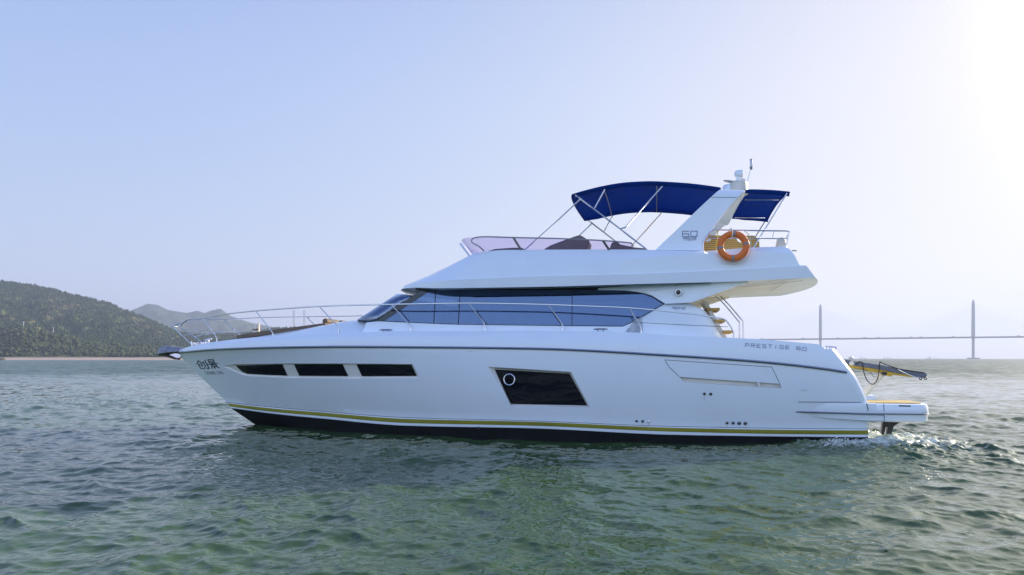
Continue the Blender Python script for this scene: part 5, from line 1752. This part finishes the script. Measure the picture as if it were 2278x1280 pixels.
# ------------------------------------------------------------------ cable-stayed bridge
M['concrete'] = mat("bridge_concrete", (0.30, 0.29, 0.30), 0.8, var=0.08, scale=0.02)
M['deck'] = mat("bridge_deck", (0.19, 0.19, 0.22), 0.8)
M['cable'] = mat("pale_cable", (0.62, 0.62, 0.64), 0.6)
TR = Vector((wx_(2165, 2400), 2400, 0)); TL = Vector((wx_(1825, 2600), 2600, 0))
ax = (TR - TL).normalized(); perp = Vector((-ax.y, ax.x, 0))
bridge = empty("cable_stayed_bridge", TL); tag(bridge, "hazy cable-stayed road bridge with two slim towers on the horizon", "bridge")
def BP(s, w, z): return Vector((ax.x * s + perp.x * w, ax.y * s + perp.y * w, z))
span = (TR - TL).length
zd = hgt(749.5, 2400)
m = MB()
for (s0, s1) in ((-900, 1500),):
    q = [BP(s0, -15, zd), BP(s0, 15, zd), BP(s0, 11, zd - 5), BP(s0, -11, zd - 5)]; q2_ = [BP(s1, -15, zd), BP(s1, 15, zd), BP(s1, 11, zd - 5), BP(s1, -11, zd - 5)]
    m.prism(q, q2_)
m.build("bridge_deck", M['deck'], bridge, smooth=False)
m = MB()
for s_ in (60, 195, 330, 430, -60, -210, 540 + 80, 540 + 210, 300, 150): m.box(BP(s_, 0, 0).x - 3, BP(s_, 0, 0).x + 3, BP(s_, 0, 0).y - 1.2, BP(s_, 0, 0).y + 1.2, zd, zd + 3.2)
m.build("deck_fitting", M['deck'], bridge, smooth=False)
ztop = hgt(667, 2400)
for s_ in (0.0, span):
    t_ = MB()
    lv = [(2, 4.6), (zd - 14, 4.2), (zd - 2, 5.2), (zd + 8, 6.2), (zd + 20, 5.8), (ztop - 22, 5.0), (ztop - 10, 4.2), (ztop - 3, 2.6), (ztop, 1.0)]
    rings = []
    for z_, w in lv: rings.append([BP(s_ + w * math.cos(a), 0.75 * w * math.sin(a), z_) for a in np.radians([22.5 + 45 * k for k in range(8)])])
    vv = [tuple(p) for rg in rings for p in rg]; ff = []
    for i in range(len(rings) - 1):
        for k in range(8): ff.append([i * 8 + k, i * 8 + (k + 1) % 8, i * 8 + 8 + (k + 1) % 8, i * 8 + 8 + k])
    ff.append([(len(rings) - 1) * 8 + k for k in range(8)])
    t_.add(vv, ff); tw = t_.build("tower", M['concrete'], bridge, smooth=False)
    f_ = MB(); f_.prism([BP(s_ + a, b_, -2) for a, b_ in ((-17, -14), (17, -14), (17, 14), (-17, 14))], [BP(s_ + a, b_, 4.5) for a, b_ in ((-17, -14), (17, -14), (17, 14), (-17, 14))]); f_.build("pier_base", M['concrete'], tw, smooth=False)
    for side in (-1, 1):
        for k in range(14):
            zt_ = ztop - 16 - (ztop - zd - 60) * (k / 13)
            far_s = s_ + side * (245 - 225 * (k / 13))
            MB().tube([BP(s_, 0, zt_), BP(far_s, 0, zd)], 0.17, 4).build("stay_cable", M['cable'], bridge)
# side-span piers
for s_ in (-260, -520, -780, span + 260, span + 520):
    m = MB(); p = BP(s_, 0, 0); m.box(p.x - 4, p.x + 4, p.y - 6, p.y + 6, -2, zd - 5); m.build("pier", M['concrete'], bridge, smooth=False)

# ------------------------------------------------------------------ vessels on the horizon
M['ship'] = mat("ship_paint", (0.28, 0.29, 0.32), 0.7); M['ship_house'] = mat("ship_house_paint", (0.60, 0.60, 0.60), 0.7); M['ship_dark'] = mat("ship_dark_paint", (0.10, 0.10, 0.12), 0.7)
def ship(px, d, ln, hgt_, house, masts, lab, cat, grp, name, dark=False):
    e = empty(name, (wx_(px, d), d, 0)); tag(e, lab, cat, grp)
    hl = ln / 2; w = ln * 0.08
    m = MB(); fb = hgt_ * 0.28
    q0 = [(-hl * .9, -w, -1), (hl * .9, -w, -1), (hl * .97, 0, -1), (hl * .9, w, -1), (-hl * .9, w, -1)]
    q1 = [(-hl, -w, fb), (hl * .9, -w, fb), (hl, 0, fb * 1.15), (hl * .9, w, fb), (-hl, w, fb)]
    m.prism(q0, q1); m.build("hull", M['ship_dark'] if dark else M['ship'], e, smooth=False)
    m = MB(); hx = -hl * .75 if house > 0 else hl * .55
    m.box(hx - ln * .06, hx + ln * .06, -w * .8, w * .8, fb, hgt_ * .75); m.box(hx - ln * .04, hx + ln * .04, -w * .9, w * .9, hgt_ * .75, hgt_ * .9); m.box(hx - ln * .015, hx + ln * .015, -w * .2, w * .2, hgt_ * .9, hgt_)
    m.build("wheelhouse", M['ship_house'], e, smooth=False)
    m = MB()
    for t in masts:
        m.tube([(t * hl, 0, fb), (t * hl, 0, hgt_ * 0.85)], ln * .006 + .3, 5); m.tube([(t * hl, 0, hgt_ * .8), (t * hl + ln * .1, 0, fb * 1.5)], ln * .004 + .2, 4)
    m.build("derrick", M['ship'], e, smooth=False)
G = "ships on the hazy horizon"
ship(1921, 5200, 56, 15, 1, (-.2, .2, .6), "faint ship on the horizon just right of the yacht's raked stern", "ship", G, "cargo_ship")
ship(1975, 5400, 75, 15, 1, (-.3, .1, .4, .7), "faint ship on the horizon above the bent hose of the gangway", "ship", G, "cargo_ship")
ship(1998, 5600, 28, 11, -1, (.0,), "small faint ship on the horizon right above the middle of the grey gangway", "ship", G, "cargo_ship")
ship(2066, 4200, 28, 19, -1, (-.3, .3), "dark working boat with masts on the horizon above the tip of the gangway", "boat", G, "fishing_boat", True)
ship(2084, 5600, 48, 13, 1, (.0, .4), "faint ship on the horizon just behind the dark working boat", "ship", G, "cargo_ship")
ship(2107, 3600, 5, 12, 1, (.2,), "tiny boat with one tall mast on the horizon", "boat", G, "sailing_boat")
ship(2131, 3000, 12, 3.5, -1, (.1,), "low dark boat on the horizon just left of the right bridge tower", "boat", G, "motor_boat", True)

# ------------------------------------------------------------------ haze
hm = bpy.data.materials.new("haze"); hm.use_nodes = True
nt = hm.node_tree; nt.nodes.remove(nt.nodes["Principled BSDF"])
pv = nt.nodes.new("ShaderNodeVolumePrincipled")
pv.inputs["Color"].default_value = (0.55, 0.635, 0.84, 1)
pv.inputs["Density"].default_value = HAZE
pv.inputs["Anisotropy"].default_value = 0.22
nt.links.new(pv.outputs[0], nt.nodes["Material Output"].inputs["Volume"])
if HAZE > 0:
    o = MB().box(-5500, 5500, -600, 7200, -20, 420).build("haze", hm, smooth=False); tag(o, kind="stuff")
